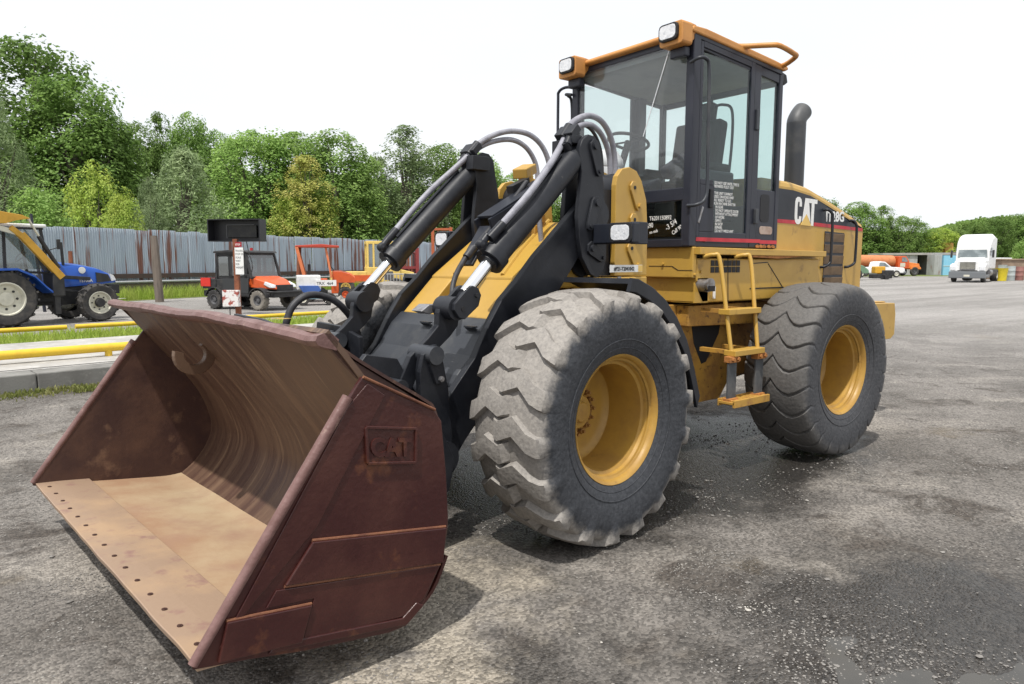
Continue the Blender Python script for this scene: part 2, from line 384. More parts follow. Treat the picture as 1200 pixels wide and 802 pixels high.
BACK = [(4.735,1.312),(4.60,1.140),(4.50,1.01),(4.39,.865),(4.28,.70),(4.222,.56),(4.205,.45),(4.245,.34),(4.33,.235),(4.42,.168)]
bucket = P('bucket', curve_sheet(BACK, -1.285, 1.285, 40, .010, .022, 2), rust_in, front=True)
FL = [(4.42,.168),(4.52,.166),(4.70,.190),(4.97,.232)]
P('floor_plate', curve_sheet(FL, -1.285, 1.285, 24, .006, .02, 4), rust_floor, par=bucket)
ce = MB()
n_ = 60; vs = []
for j in range(n_+1):
    y = -1.30+2.60*j/n_; wv = .006*noise.noise(Vector((y*4, 0, 3)))-.010*max(0, -y-.9)
    vs += [(4.955, y, .214), (4.955, y, .245), (5.11, y, .264), (5.237+wv, y, .275), (5.232+wv, y, .247)]
ce.add(vs, [(5*j+k, 5*j+(k+1) % 5, 5*j+5+(k+1) % 5, 5*j+5+k) for j in range(n_) for k in range(5)] + [(0, 1, 2, 3, 4), tuple(5*n_+k for k in (4, 3, 2, 1, 0))])
P('cutting_edge', ce, rust_edge, par=bucket, bev=.004)
bolt = MB(); bolt.cyl((0, 0, -.004), (0, 0, .0015), .0105, n=10); bolt.cyl((0, 0, .001), (0, 0, .003), .005, n=6); b0 = None
for k in range(15):
    y = -1.17+k*2.34/14; m = Matrix.Translation((5.185, y, .2728)) @ Matrix.Rotation(R(-6.5), 4, 'Y')
    b0 = part('plow_bolt', bolt, rust_far, bucket, mtx=m) if b0 is None else again(b0, bucket, mtx=m)
# rolled upper lip, dented
lip = MB(); rings = []
for j in range(61):
    y = -1.315+2.60*j/60; dz = .012*noise.noise(Vector((y*2.3, 5, 0)))+.007*noise.noise(Vector((y*8, 9, 0)))
    pts = [(4.705,1.275),(4.73,1.283),(4.755,1.290),(4.778,1.300),(4.788,1.316),(4.780,1.334),(4.755,1.342),(4.72,1.336),(4.695,1.315)]; dz -= .028*max(0, (y-.5)/.8)
    rings.append([(x+dz*.8, y, z+dz) for x, z in pts])
lip.loft(rings)
P('upper_lip', lip, rust_lip, par=bucket)
# outer shell skin behind (roll over plate and heel), own plate
P('cover_plate', curve_sheet([(4.73,1.300),(4.60,1.205),(4.45,1.105),(4.30,1.010),(4.25,.965),(4.225,.85),(4.215,.65)], -1.283, 1.283, 12, .006, .012, 9), rust_far, par=bucket)
for s_ in (-1, 1):
    q = MB(); q.prism([(4.745,1.305),(4.60,1.142),(4.44,.99),(4.30,.985),(4.30,1.003),(4.60,1.198),(4.735,1.296)], 1.262*s_-.01, 1.262*s_+.01); P('end_gusset', q, rust_far, par=bucket)
P('heel_plate', curve_sheet([(4.46,.128),(4.38,.130),(4.27,.20),(4.195,.33)], -1.30, 1.30, 12, .004, .016, 8), rust_out, par=bucket)
SIDE = [(5.245,.262),(5.06,.222),(4.86,.172),(4.50,.104),(4.42,.103),(4.34,.155),(4.225,.33),(4.196,.50),(4.205,.70),(4.226,.92),(4.262,.972),(4.40,1.042),(4.593,1.146),(4.615,1.120),(5.252,.285)]
for s_, m_ in ((1, rust_out), (-1, rust_far)):
    sp = MB(); y0, y1 = (1.286, 1.306) if s_ > 0 else (-1.306, -1.286)
    pts = SIDE
    sp.prism(pts, y0, y1)
    side = P('side_plate', sp, m_, par=bucket, bev=.004)
    # leading edge bar, worn round
    eb = MB()
    for a, b, rr in (((4.655, 1.077), (5.245, .276), .021),):
        eb.cyl((a[0], 1.300*s_, a[1]), (b[0], 1.300*s_, b[1]), rr, rr*.8, 12)
    P('edge_bar', eb, rust_lip, par=bucket)
    o0, o1 = (1.306, 1.3185) if s_ > 0 else (-1.3185, -1.306)
    for nm, pg, t_ in (('cutter_plate', [(4.575,1.120),(4.50,1.065),(4.80,.62),(5.04,.42),(5.165,.30),(4.66,1.045)], .006),
                    ('wear_strip', [(4.82,.575),(4.215,.465),(4.235,.318),(4.93,.446)], .014),
                    ('wear_plate', [(5.135,.388),(4.83,.342),(4.875,.215),(5.17,.258)], .014),
                    ('skid_plate', [(5.00,.222),(4.42,.112),(4.335,.165),(4.37,.19),(4.44,.148),(4.97,.246)], .010),
                    ('lower_doubler', [(4.96,.438),(4.245,.31),(4.335,.19),(4.43,.15),(4.87,.214),(4.82,.36),(5.0,.385)], .006)):
        q = MB(); q.prism(pg, *((1.306, 1.306+t_) if s_ > 0 else (-1.306-t_, -1.306))); P(nm, q, m_, par=bucket, bev=.004)
weld = mat('orange_rust_bead', (.19, .075, .035), (.09, .03, .018), 9, rough=.7, bump=.2)
for a_, b_ in (((4.82, .578), (4.215, .468)), ((4.93, .441), (4.245, .313)), ((5.135, .390), (4.83, .344)), ((4.593, 1.146), (4.262, .974))):
    q = MB(); q.cyl((a_[0], 1.309, a_[1]), (b_[0], 1.309, b_[1]), .006, n=8); P('weld_bead', q, weld, par=bucket)
# raised badge with letters on the visible side plate
Z0, X0 = .775, 4.585
bd = MB(); bd.prism([(4.59,.955),(4.36,.912),(4.365,.775),(4.585,.815)], 1.306, 1.311)
for a, b in (((4.59,.955),(4.36,.912)), ((4.36,.912),(4.365,.775)), ((4.365,.775),(4.585,.815)), ((4.585,.815),(4.59,.955))):
    bd.beam((a[0], 1.313, a[1]), (b[0], 1.313, b[1]), .012, .012, up=(0, 1, 0))
P('cast_badge', bd, rust_out, par=bucket, bev=.003)
tm = text_mesh('CAT', .098, .005, .004, .95)
tm.transform(Matrix(((-1, 0, 0, 4.572), (0, 0, 1, 1.313), (-.185, 1, 0, .842), (0, 0, 0, 1))))
P('badge_letters', tm, rust_out, par=bucket)
# lifting hook under the spill plate
hk = MB(); pts = []
for k in range(15):
    a = R(150 + 245*k/14); pts.append((4.575+.082*math.cos(a)*1.0, -.30+.0*k, 1.130+.085*math.sin(a)))
rg = []
for k in range(19):
    a = R(125 + 250*k/18); c_, s2 = math.cos(a), math.sin(a)
    rg.append([(4.635+r_*c_, y_, 1.080+r_*s2) for r_, y_ in ((.055, -.33), (.108, -.33), (.108, -.285), (.055, -.285))])
hk.loft(rg, smooth=False); P('lifting_hook', hk, rust_in, par=bucket, bev=.004)
for y_, tx_, sz in ((-1.17, '//', .05), (.93, '/ //', .06)):
    m = text_mesh(tx_, sz, .0006, .001)
    m.transform(Matrix.Translation((4.765, y_, 1.352)) @ Matrix.Rotation(R(100), 4, 'Z')); P('paint_mark', m, gold if y_ > 0 else white, par=bucket)

# ---- quick coupler behind the bucket
cp = MB()
for s_ in (1, -1):
    cp.prism([(4.18,.20),(4.18,.96),(4.05,1.10),(3.86,1.06),(3.62,.66),(3.55,.50),(3.58,.34),(3.75,.22)], .44*s_-.02, .44*s_+.02)
    cp.prism([(4.18,.20),(4.18,.96),(4.05,1.0),(3.72,.70),(3.62,.50),(3.66,.34),(3.8,.22)], .62*s_-.02, .62*s_+.02)
cp.box((4.10, -.72, .22), (4.17, .72, .40)); cp.cyl((3.66, -.60, .50), (3.66, .60, .50), .055, n=20)
cp.cyl((3.93, -.60, .93), (3.93, .60, .93), .04, n=16); cp.box((4.02, -.72, .84), (4.17, .72, .93))
cpl = P('quick_coupler', cp, black, front=True, bev=.004)
q = MB(); q.prismx([(-.86,1.10),(-.84,1.165),(-.55,1.155),(-.30,1.10),(-.30,.80),(-.86,.80)], 3.60, 3.63); q.box((3.63, -.86, 1.02), (3.95, -.82, 1.12)); P('coupler_guard', q, black, par=cpl, bev=.004)
q = MB(); q.prismx([(-1.05,1.16),(-1.02,1.235),(-.62,1.225),(-.20,1.175),(-.20,1.10),(-1.05,1.08)], 4.10, 4.125); P('hose_guard', q, darkdecal, par=cpl, bev=.004)
q = MB(); q.tube([(3.98, -.62, 1.10), (3.965, -.60, 1.20), (3.92, -.60, 1.295), (3.83, -.60, 1.355), (3.72, -.60, 1.355), (3.60, -.60, 1.30), (3.50, -.59, 1.18), (3.45, -.58, 1.02)], .023, 12); P('hydraulic_hose', q, hose_black, par=cpl)

# ---- lift arms, cross member, tilt linkage
ARM = [(2.36,2.06),(2.49,1.945),(2.887,1.612),(3.04,1.462),(3.17,1.355),(3.266,1.223),(3.385,1.024),(3.567,.834),(3.70,.66),(3.76,.50),(3.70,.40),(3.58,.42),(3.46,.56),(3.28,.74),(3.02,1.02),(2.76,1.30),(2.62,1.46),(2.47,1.63),(2.36,1.72),(2.25,1.80),(2.22,1.96)]
for s_ in (1, -1):
    a = MB(); a.prism(ARM, .51*s_-.026, .51*s_+.026); arm = P('lift_arm', a, black, front=True, bev=.004)
    q = MB(); q.cyl((3.66, .44*s_, .50), (3.66, .60*s_, .50), .10, n=24); P('pivot_boss', q, black, par=arm, bev=.004)
    q = MB(); q.cyl((2.36, .44*s_, 1.88), (2.36, .60*s_, 1.88), .09, n=24); P('pivot_boss', q, black, par=arm, bev=.004)
cm = MB(); cm.prism([(3.12,1.24),(3.19,1.232),(3.27,1.165),(3.365,1.03),(3.47,.93),(3.50,.87),(3.485,.81),(3.42,.775),(3.34,.80),(3.1,1.0),(3.04,1.12)], -.483, .483)
xm = P('cross_member', cm, black_dust, front=True, bev=.012)
for y_ in (-.06, .38, ):
    q = MB(); q.box((3.275, y_-.045, 1.165), (3.285, y_+.045, 1.19), Matrix.Rotation(R(55), 3, 'Y')); q.box((3.268, y_-.045, 1.185), (3.30, y_+.045, 1.194)); P('hose_bracket', q, black_dust, par=xm)
q = MB(); q.cyl((3.45, -.47, .80), (3.45, .47, .80), .075, n=24); P('cross_tube', q, black, par=xm)
def ring_plate(mb, c, r, y0, y1): mb.cyl((c[0], y0, c[1]), (c[0], y1, c[1]), r, n=24)
for s_ in (1, -1):
    f = lambda a, b: (min(a*s_, b*s_), max(a*s_, b*s_))
    # tilt lever: a pair of plates at the top of the arm
    LV = [(2.555,2.28),(2.53,2.335),(2.47,2.375),(2.41,2.37),(2.365,2.33),(2.345,2.22),(2.315,2.085),(2.285,1.85),(2.275,1.60),(2.31,1.50),(2.37,1.465),(2.44,1.495),(2.52,1.60),(2.548,1.72),(2.563,1.86),(2.545,2.02),(2.53,2.14)]
    q = MB(); q.prism(LV, *f(.553, .588)); q.prism(LV, *f(.428, .463)); q.cyl((2.43, .44*s_, 1.66), (2.43, .58*s_, 1.66), .07, n=20)
    lev = P('tilt_lever', q, black, front=True, bev=.004)
    for (x, z), (x2, z2) in (((2.425, 2.305), (2.375, 2.15)), ((2.40, 1.95), (2.46, 1.80)), ((2.44, 1.66), (2.33, 1.60))):
        q = MB(); d = Vector((x2-x, 0, z2-z)); n_ = Vector((-d.z, 0, d.x)).normalized()*.045; d = d.normalized()*.045
        A, B = Vector((x, 0, z)), Vector((x2, 0, z2))
        pg = [A-d*.6+n_*.8, A-d-n_*0, A-d*.6-n_*.8, A-n_, B-n_*.75, B+d*.6-n_*.4, B+d*.6+n_*.4, B+n_*.75, A+n_]
        q.prism([(p.x, p.z) for p in pg], *f(.590, .606)); q.cyl((x, .606*s_, z), (x, .622*s_, z), .022, n=16); q.cyl((x2, .606*s_, z2), (x2, .616*s_, z2), .013, n=6)
        P('pin_keeper', q, black, par=lev, bev=.002)
    # tilt cylinder
    A = Vector((2.452, .51*s_, 2.292)); B = Vector((3.235, .51*s_, 1.585)); C_ = Vector((3.435, .51*s_, 1.395)); dv = (B-A).normalized()
    q = MB(); q.cyl(A+dv*.12, B-dv*.05, .077, n=32); q.cyl(B-dv*.05, B+dv*.02, .089, n=32); q.cyl(B+dv*.02, B+dv*.035, .06, n=24)
    q.cyl(A-dv*.0, A+dv*.125, .050, .077, n=24); q.cyl(A+Vector((0, -.045, 0)), A+Vector((0, .045, 0)), .072, n=24)
    cyl = P('tilt_cylinder', q, black, front=True)
    q = MB(); q.cyl(B+dv*.03, C_, .036, n=28); P('piston_rod', q, chrome, par=cyl)
    # port and steel pipe on top of the barrel
    up = Vector((dv.z*-1, 0, dv.x)).normalized(); up = up if up.z > 0 else -up
    q = MB(); e0 = B-dv*.00+up*.085; q.cyl(B-dv*.00+up*.06, e0+up*.035, .026, n=14); q.lathe([(0, -.034), (.024, -.024), (.034, 0), (.024, .024), (0, .034)], 14, 'y', e0+up*.03); q.cyl(e0+up*.03, e0+up*.035-dv*.07, .024, n=14)
    P('port_elbow', q, black, par=cyl)
    q = MB(); q.tube([B-dv*.14+up*.085, B-dv*.35+up*.088, B-dv*.7+up*.088, A+dv*.18+up*.088], .011, 8, 1); P('steel_pipe', q, black, par=cyl)
    q = MB(); q.cyl((A+dv*.10)+up*.07, (A+dv*.10)+up*.13, .03, n=14); q.cbox((A+dv*.04)+up*.10, (.07, .09, .05)); q.cyl(A-dv*.03+up*.06, A+dv*.02+up*.15, .022, n=12); P('valve_block', q, black, par=cyl, bev=.003)
    # rod eye clevis
    CL = [(3.365,1.385),(3.385,1.425),(3.425,1.440),(3.455,1.43),(3.555,1.345),(3.56,1.31),(3.525,1.265),(3.485,1.255),(3.385,1.325)]
    q = MB(); q.prism(CL, *f(.545, .572)); q.prism(CL, *f(.448, .475)); q.prism([(3.365,1.385),(3.385,1.425),(3.425,1.440),(3.47,1.38),(3.42,1.32),(3.385,1.325)], *f(.476, .544))
    clv = P('rod_clevis', q, black, front=True, bev=.003)
    q = MB(); q.cyl((3.40, .572*s_, 1.385), (3.40, .582*s_, 1.385), .013, n=6); q.cyl((3.50, .572*s_, 1.315), (3.50, .576*s_, 1.315), .014, n=12); P('clevis_bolt', q, rubber_seal, par=clv)
    q = MB(); q.cyl((3.515, .40*s_, 1.315), (3.515, .545*s_, 1.315), .066, n=28); P('pin_boss', q, black, par=clv, bev=.004)
    # bent link running forward and down behind the bucket
    LK = [(3.515,1.385),(3.565,1.35),(3.59,1.29),(3.595,1.22),(3.665,1.155),(3.72,1.115),(3.785,1.065),(3.875,.905),(3.97,.80),(3.93,.74),(3.80,.84),(3.745,.95),(3.66,1.045),(3.585,1.10),(3.51,1.155),(3.455,1.21),(3.44,1.28),(3.455,1.345)]
    q = MB(); q.prism(LK, *f(.428, .472)); lk = P('bent_link', q, black, front=True, bev=.005)
    q = MB(); q.cyl((3.705, .40*s_, 1.075), (3.705, .60*s_, 1.075), .05, n=24); P('link_pin', q, black_dust, par=lk, bev=.004)
    # outer link down to the coupler foot
    q = MB(); q.prism([(3.715,1.125),(3.675,1.13),(3.645,1.09),(3.63,1.02),(3.60,.88),(3.575,.62),(3.585,.45),(3.70,.42),(3.765,.60),(3.785,.85),(3.79,.99),(3.765,1.08)], *f(.532, .562))
    q.prism([(3.725,1.118),(3.70,1.126),(3.67,1.10),(3.66,1.02),(3.62,.88),(3.60,.62),(3.6,.45),(3.70,.42),(3.75,.60),(3.765,.85),(3.77,.99),(3.755,1.08)], *f(.490, .518))
    ol = P('lower_link', q, black, front=True, bev=.004)
    q = MB(); q.prism([(3.735,1.095),(3.70,1.105),(3.665,1.085),(3.635,.94),(3.655,.915),(3.70,.92),(3.74,1.03)], *f(.563, .585)); q.cyl((3.70, .585*s_, 1.06), (3.70, .588*s_, 1.06), .018, n=14)
    P('pin_keeper', q, black, par=ol, bev=.003)
    q = MB(); q.cyl((3.672, .585*s_, .945), (3.672, .602*s_, .945), .016, n=6); q.cyl((3.672, .602*s_, .945), (3.672, .61*s_, .945), .009, n=8); P('keeper_bolt', q, steel, par=ol)
q = MB(); q.prism([(3.49,1.33),(3.60,1.335),(3.655,1.30),(3.60,1.28),(3.52,1.30)], .30, .40); P('grease_shield', q, steel, front=True, bev=.003)

# ---- hoses over the levers
HN = [(3.25, .53, 1.72), (3.10, .55, 1.86), (2.96, .56, 1.99), (2.82, .545, 2.12), (2.69, .51, 2.235), (2.585, .475, 2.335), (2.50, .44, 2.435), (2.36, .41, 2.515), (2.20, .38, 2.555), (2.04, .35, 2.535), (1.92, .33, 2.44), (1.86, .32, 2.28), (1.85, .32, 2.05)]
HN2 = [(2.60, .50, 2.30), (2.48, .46, 2.41), (2.35, .42, 2.47), (2.20, .39, 2.49), (2.07, .37, 2.44), (1.98, .36, 2.32), (1.96, .36, 2.15), (1.96, .36, 1.98)]
HN3 = [(2.46, .43, 2.43), (2.33, .41, 2.475), (2.20, .39, 2.455), (2.10, .375, 2.36), (2.065, .37, 2.22), (2.06, .37, 2.0)]
for side in (1, -1):
    for i, (h, r_) in enumerate(((HN, .0205), (HN2, .019), (HN3, .012))):
        if side < 0 and i == 2: continue
        q = MB(); q.tube([(x, y*side, z) for x, y, z in h], r_, 12)
        P('hydraulic_hose', q, hose_grey if i < 2 else hose_black, front=True)
    q = MB(); q.cbox((2.545, .475*side, 2.39), (.09, .15, .05), Matrix.Rotation(R(45), 3, 'Y')); q.cyl((2.58, .46*side, 2.35), (2.50, .45*side, 2.435), .034, n=14); q.cyl((2.60, .52*side, 2.30), (2.53, .50*side, 2.39), .03, n=14); q.box((2.44, .43*side-.04, 2.24), (2.60, .43*side+.04, 2.34))
    P('hose_clamp', q, black, front=True, bev=.004)
    q = MB(); h = HN; q.cyl(Vector((3.265, .53*side, 1.705)), Vector((3.17, .54*side, 1.79)), .028, n=12); P('hose_ferrule', q, black, front=True)
q = MB(); q.tube([(2.60, .30, 1.70), (2.62, .30, 1.90), (2.58, .30, 2.03), (2.50, .32, 2.08), (2.42, .34, 2.06)], .018, 10); P('return_hose', q, hose_grey, front=True)
q = MB(); q.tube([(2.50, .06, 2.12), (2.70, .10, 1.95), (2.98, .14, 1.72), (3.14, .15, 1.58), (3.28, .22, 1.45), (3.36, .30, 1.30)], .017, 10); q.cyl((3.12, .15, 1.60), (3.06, .15, 1.66), .027, n=10); P('centre_hose', q, hose_black, front=True)

# ---- front frame: tower, nose, body
TW = [(2.195,1.48),(2.195,2.08),(2.18,2.14),(2.13,2.19),(2.05,2.21),(1.97,2.19),(1.91,2.13),(1.85,2.0),(1.83,1.80),(1.83,1.48)]
bdm = MB(); bdm.box((1.62, -.44, .52), (2.42, .44, 1.46)); bdm.prism([(2.42,.52),(2.42,1.42),(3.0,1.10),(3.18,.85),(3.12,.58)], -.40, .40)
bdm.box((1.83, -.60, 1.20), (2.42, .60, 1.47))
fframe = P('front_frame', bdm, yellow, front=True, bev=.008)
for s_ in (1, -1):
    f = lambda a, b: (min(a*s_, b*s_), max(a*s_, b*s_))
    q = MB(); q.prism(TW, *f(.555, .595)); q.prism(TW, *f(.31, .35)); tw = P('tower_plate', q, yellow, par=fframe, bev=.004)
    q = MB(); q.cyl((2.03, .36*s_, 2.05), (2.03, .55*s_, 2.05), .13, n=24); q.box((1.90, *[f(.352, .552)[0]], 1.48), (2.30, f(.352, .552)[1], 2.05)); P('tower_core', q, black, par=fframe)
    for (x, z), (x2, z2) in (((2.01, 2.075), (1.955, 1.955)), ((2.005, 1.86), (1.95, 1.75)), ((2.03, 1.665), (1.96, 1.55))):
        q = MB(); d = Vector((x2-x, 0, z2-z)); n_ = Vector((-d.z, 0, d.x)).normalized()*.042; d = d.normalized()*.042; A, B = Vector((x, 0, z)), Vector((x2, 0, z2))
        pg = [A-d*.7+n_*.8, A-d*1.1, A-d*.7-n_*.8, A-n_, B-n_*.8, B+d*.7-n_*.5, B+d*.7+n_*.5, B+n_*.8, A+n_]
        q.prism([(p.x, p.z) for p in pg], *f(.597, .612)); P('pin_keeper', q, yellow, par=fframe, bev=.003)
        q = MB(); q.cyl((x, .612*s_, z), (x, .616*s_, z), .013, n=12); P('keeper_hole', q, rubber_seal, par=fframe)
        q = MB(); q.cyl((x2, .612*s_, z2), (x2, .628*s_, z2), .016, n=6); P('keeper_bolt', q, yellow, par=fframe)
# sloping nose cover between the arms with pressed ribs
nm = MB(); NZ = [(2.28,1.80),(2.34,1.84),(2.42,1.84),(2.95,1.475),(2.95,1.40),(2.28,1.40)]
nm.prism(NZ, -.44, .44); nose = P('nose_cover', nm, yellow, par=fframe, bev=.012)
for y_ in (-.30, -.05, .18, .36):
    q = MB(); q.tube([(2.40, y_, 1.855), (2.66, y_+.02, 1.675), (2.93, y_+.10, 1.488)], .016, 8); P('pressed_rib', q, yellow, par=fframe)
q = MB(); q.prism([(2.95,1.462),(3.19,1.235),(3.13,1.05),(2.9,1.1)], -.44, -.20); q.prism([(2.95,1.462),(3.19,1.235),(3.13,1.05),(2.9,1.1)], .02, .482); q.prism([(3.09,1.33),(3.19,1.235),(3.13,1.05),(2.9,1.1)], -.20, .02)
P('lower_nose', q, yellow, par=fframe, bev=.006)
q = MB(); q.box((2.48, -.12, 1.70), (2.56, .20, 1.82)); q.cyl((2.5, -.2, 1.86), (2.5, .2, 1.86), .045, n=14); P('hose_manifold', q, yellow_worn, par=fframe, bev=.006)
# centre bracket and post
q = MB(); q.beam((2.40, .10, 2.13), (2.92, .10, 1.86), .15, .02); q.beam((2.38, .18, 2.05), (2.92, .17, 1.78), .02, .14); q.beam((2.40, .02, 2.05), (2.92, .03, 1.78), .02, .14); q.beam((2.9, .10, 1.80), (3.10, .12, 1.55), .12, .02)
P('hose_carrier', q, darkdecal, par=fframe, bev=.003)
q = MB(); q.beam((2.28, -.10, 1.85), (2.36, -.10, 2.22), .09, .07); q.beam((2.44, -.07, 2.19), (2.26, -.15, 2.25), .11, .07); P('centre_post', q, yellow, par=fframe, bev=.008)
q = MB(); q.beam((2.40, -.04, 2.14), (2.62, .02, 2.06), .05, .05); P('post_clamp', q, rubber_seal, par=fframe)

# front fenders, head lamps, numbered strip
for s_ in (1, -1):
    f = lambda a, b: (min(a*s_, b*s_), max(a*s_, b*s_))
    q = MB(); pr = [(2.70,1.478),(2.64,1.472),(2.50,1.42),(2.37,1.345),(2.24,1.23),(2.12,1.08),(2.03,.90),(1.95,.70)]
    rings = [[(x, f(.60, 1.12)[0], z), (x, f(.60, 1.12)[1], z), (x+.012, f(.60, 1.12)[1], z-.03), (x+.012, f(.60, 1.12)[0], z-.03)] for x, z in pr]
    q.loft(rings, smooth=False)
    rg2 = [[(x, f(1.10, 1.125)[0], z+.004), (x, f(1.10, 1.125)[1], z+.001), (x+.03, f(1.10, 1.125)[1], z-.075), (x+.03, f(1.10, 1.125)[0], z-.075)] for x, z in pr]
    q.loft(rg2, smooth=False); fd = P('front_fender', q, black, front=True, bev=.004)
    q = MB(); q.cyl((2.64, .98*s_, 1.47), (2.64, .98*s_, 1.485), .012, n=8); P('fender_bolt', q, steel, par=fd)
    y0 = .62*s_
    q = MB(); q.box((2.36, f(.60, .86)[0], 1.685), (2.42, f(.60, .86)[1], 1.81)); q.prismx([(f(.60, .86)[0], 1.69), (f(.60, .86)[1], 1.69), (f(.60, .86)[1], 1.812), (f(.60, .86)[0], 1.812)], 2.42, 2.43)
    q.box((2.34, f(.925, .965)[0], 1.68), (2.47, f(.925, .965)[1], 1.815)); hl = P('lamp_housing', q, darkdecal, front=True, bev=.008)
    q = MB(); q.beam((2.30, .60*s_, 1.70), (2.30, .60*s_, 1.80), .10, .02); P('lamp_bracket', q, yellow, par=hl)
    q = MB()
    def rr_pts(y0_, y1_, z0_, z1_, r_): return [(y1_-r_+r_*math.cos(a), z1_-r_+r_*math.sin(a)) for a in (0, PI/4, PI/2)] + [(y0_+r_+r_*math.cos(a), z1_-r_+r_*math.sin(a)) for a in (PI/2, PI*.75, PI)] + [(y0_+r_+r_*math.cos(a), z0_+r_+r_*math.sin(a)) for a in (PI, PI*1.25, PI*1.5)] + [(y1_-r_+r_*math.cos(a), z0_+r_+r_*math.sin(a)) for a in (PI*1.5, PI*1.75, PI*2)]
    q.prismx(rr_pts(*f(.80, .965), 1.692, 1.808, .022), 2.50, 2.512); P('lamp_frame', q, rubber_seal, par=hl)
    q = MB(); q.prismx(rr_pts(*f(.812, .950), 1.704, 1.796, .025), 2.512, 2.518); P('lamp_lens', q, lens, par=hl, bev=.002)
    q = MB(); q.box((2.43, f(.785, .97)[0], 1.685), (2.50, f(.785, .97)[1], 1.812)); P('lamp_body', q, darkdecal, par=hl, bev=.01)
q = MB(); q.box((0, 0, 0), (.335, .004, .046)); sp_m = Matrix.Translation((2.46, .72, 1.516)) @ Matrix.Rotation(R(180-3), 4, 'Z')
st = P('numbered_strip', q, white, front=True); st.matrix_basis = FR @ Matrix.Translation((2.50, .80, 1.507)) @ Matrix.Rotation(PI, 4, 'Z')
m = text_mesh('#P21-T2041042', .034, .0006, .0006, .95); m.transform(Matrix(((1, 0, 0, .035), (0, 0, -1, -.0015), (0, 1, 0, .010), (0, 0, 0, 1)))); P('strip_text', m, rubber_seal, par=st)
q = MB(); q.box((.29, -.0025, .002), (.333, -.0008, .044)); P('strip_end', q, gold, par=st)

# ---- axles and centre hitch
for x, fr_ in ((2.9, True), (0, False)):
    q = MB(); q.lathe([(0, -.86), (.17, -.86), (.18, -.80), (.13, -.70), (.11, -.42), (.16, -.25), (.22, -.12), (.24, 0), (.22, .12), (.16, .25), (.11, .42), (.13, .70), (.18, .80), (.17, .86), (0, .86)], 28, 'y', (x, 0, .70))
    P('axle', q, yellow_worn, front=fr_)
q = MB(); q.cyl((1.45, 0, .45), (1.45, 0, 1.25), .11, n=20); q.box((1.30, -.30, .46), (1.75, .30, .56)); q.box((1.30, -.30, 1.10), (1.75, .30, 1.20)); P('hitch', q, yellow_worn, bev=.01)
q = MB(); q.cyl((.1, 0, .72), (2.7, 0, .72), .05, n=14); P('drive_shaft', q, black)
q = MB(); q.beam((1.30, .34, .80), (2.2, .36, .78), .10, .10); q.beam((1.30, -.34, .80), (2.2, -.36, .78), .10, .10); P('steering_cylinder', q, black, bev=.01)

# ---- rear frame and body
q = MB(); 
for s_ in (1, -1):
    f = lambda a, b: (min(a*s_, b*s_), max(a*s_, b*s_))
    q.prism([(1.28,1.24),(1.28,1.02),(1.18,.80),(1.10,.42),(.60,.42),(.45,.60),(-1.5,.60),(-1.5,1.24)], *f(.40, .44))
    q.prism([(1.20,1.235),(1.20,1.075),(.10,1.05),(.10,1.235)], *f(.442, .56))
q.box((-1.5, -.40, .78), (1.0, .40, 1.20)); rframe = P('rear_frame', q, yellow_worn, bev=.006)
q = MB(); q.prism([(1.00,1.06),(.62,1.075),(.64,.98),(.80,.755),(.86,.74),(.97,.92)], .4402, .4425); P('frame_opening', q, rubber_seal, par=rframe)
# lower body side, tanks
q = MB(); q.prism([(1.24,1.262),(1.24,1.60),(-.52,1.60),(-.52,1.30),(.22,1.262)], -.66, .66); body = P('lower_body', q, yellow, bev=.012)
q = MB(); q.box((1.24, -.62, 1.452), (1.285, .655, 1.685)); P('front_fascia', q, yellow, par=body, bev=.008)
q = MB(); q.prismx([(.66,1.262),(.66,1.45),(.30,1.45),(.42,1.262)], 1.10, 1.236); P('front_gusset', q, yellow, par=body)
q = MB(); q.prism([(1.282,1.266),(1.282,1.42),(1.18,1.266)], .663, .676); P('corner_gusset', q, yellow, par=body)
for a, b in (((.86, 1.60), (.84, 1.262)), ((.30, 1.56), (.02, 1.32)), ((.55, 1.56), (.30, 1.57))):
    q = MB(); q.beam((a[0], .661, a[1]), (b[0], .661, b[1]), .004, .007); P('panel_seam', q, rubber_seal, par=body)
q = MB(); q.box((.05, .655, 1.352), (.55, .6625, 1.362)); P('panel_gap', q, rubber_seal, par=body)
for z_ in (1.555,):
    q = MB()
    for k in range(7): q.box((.70+k*.055, .655, 1.49), (.745+k*.055, .664, 1.535)); q.box((.70+k*.055, .655, 1.542), (.745+k*.055, .664, 1.585))
    P('vent_grille', q, rubber_seal, par=body)
q = MB(); q.cyl((1.205, .66, 1.395), (1.205, .74, 1.395), .048, n=20); q.cyl((1.205, .745, 1.402), (1.205, .765, 1.402), .05, n=20); P('filler_cap', q, steel, par=body, bev=.006)
q = MB(); q.cbox((1.205, .752, 1.375), (.07, .05, .04)); P('filler_strap', q, rubber_seal, par=body)
q = MB(); q.box((1.02, .662, 1.29), (1.045, .675, 1.385)); P('sight_gauge', q, white, par=body, bev=.004)
for x, z in ((1.20, 1.50), (1.265, 1.475)): q = MB(); q.cyl((x, .655, z), (x, .675, z), .012, n=8); P('panel_bolt', q, yellow, par=body)
q = MB(); q.box((1.286, .23, 1.538), (1.2875, .46, 1.542)); q.box((1.286, .52, 1.508), (1.2875, .655, 1.512)); q.beam((1.2868, .46, 1.54), (1.2868, .52, 1.51), .004, .004); P('fascia_seam', q, rubber_seal, par=body)
q = MB(); q.cyl((1.285, .37, 1.557), (1.30, .37, 1.557), .010, n=8); P('panel_bolt', q, yellow, par=body)
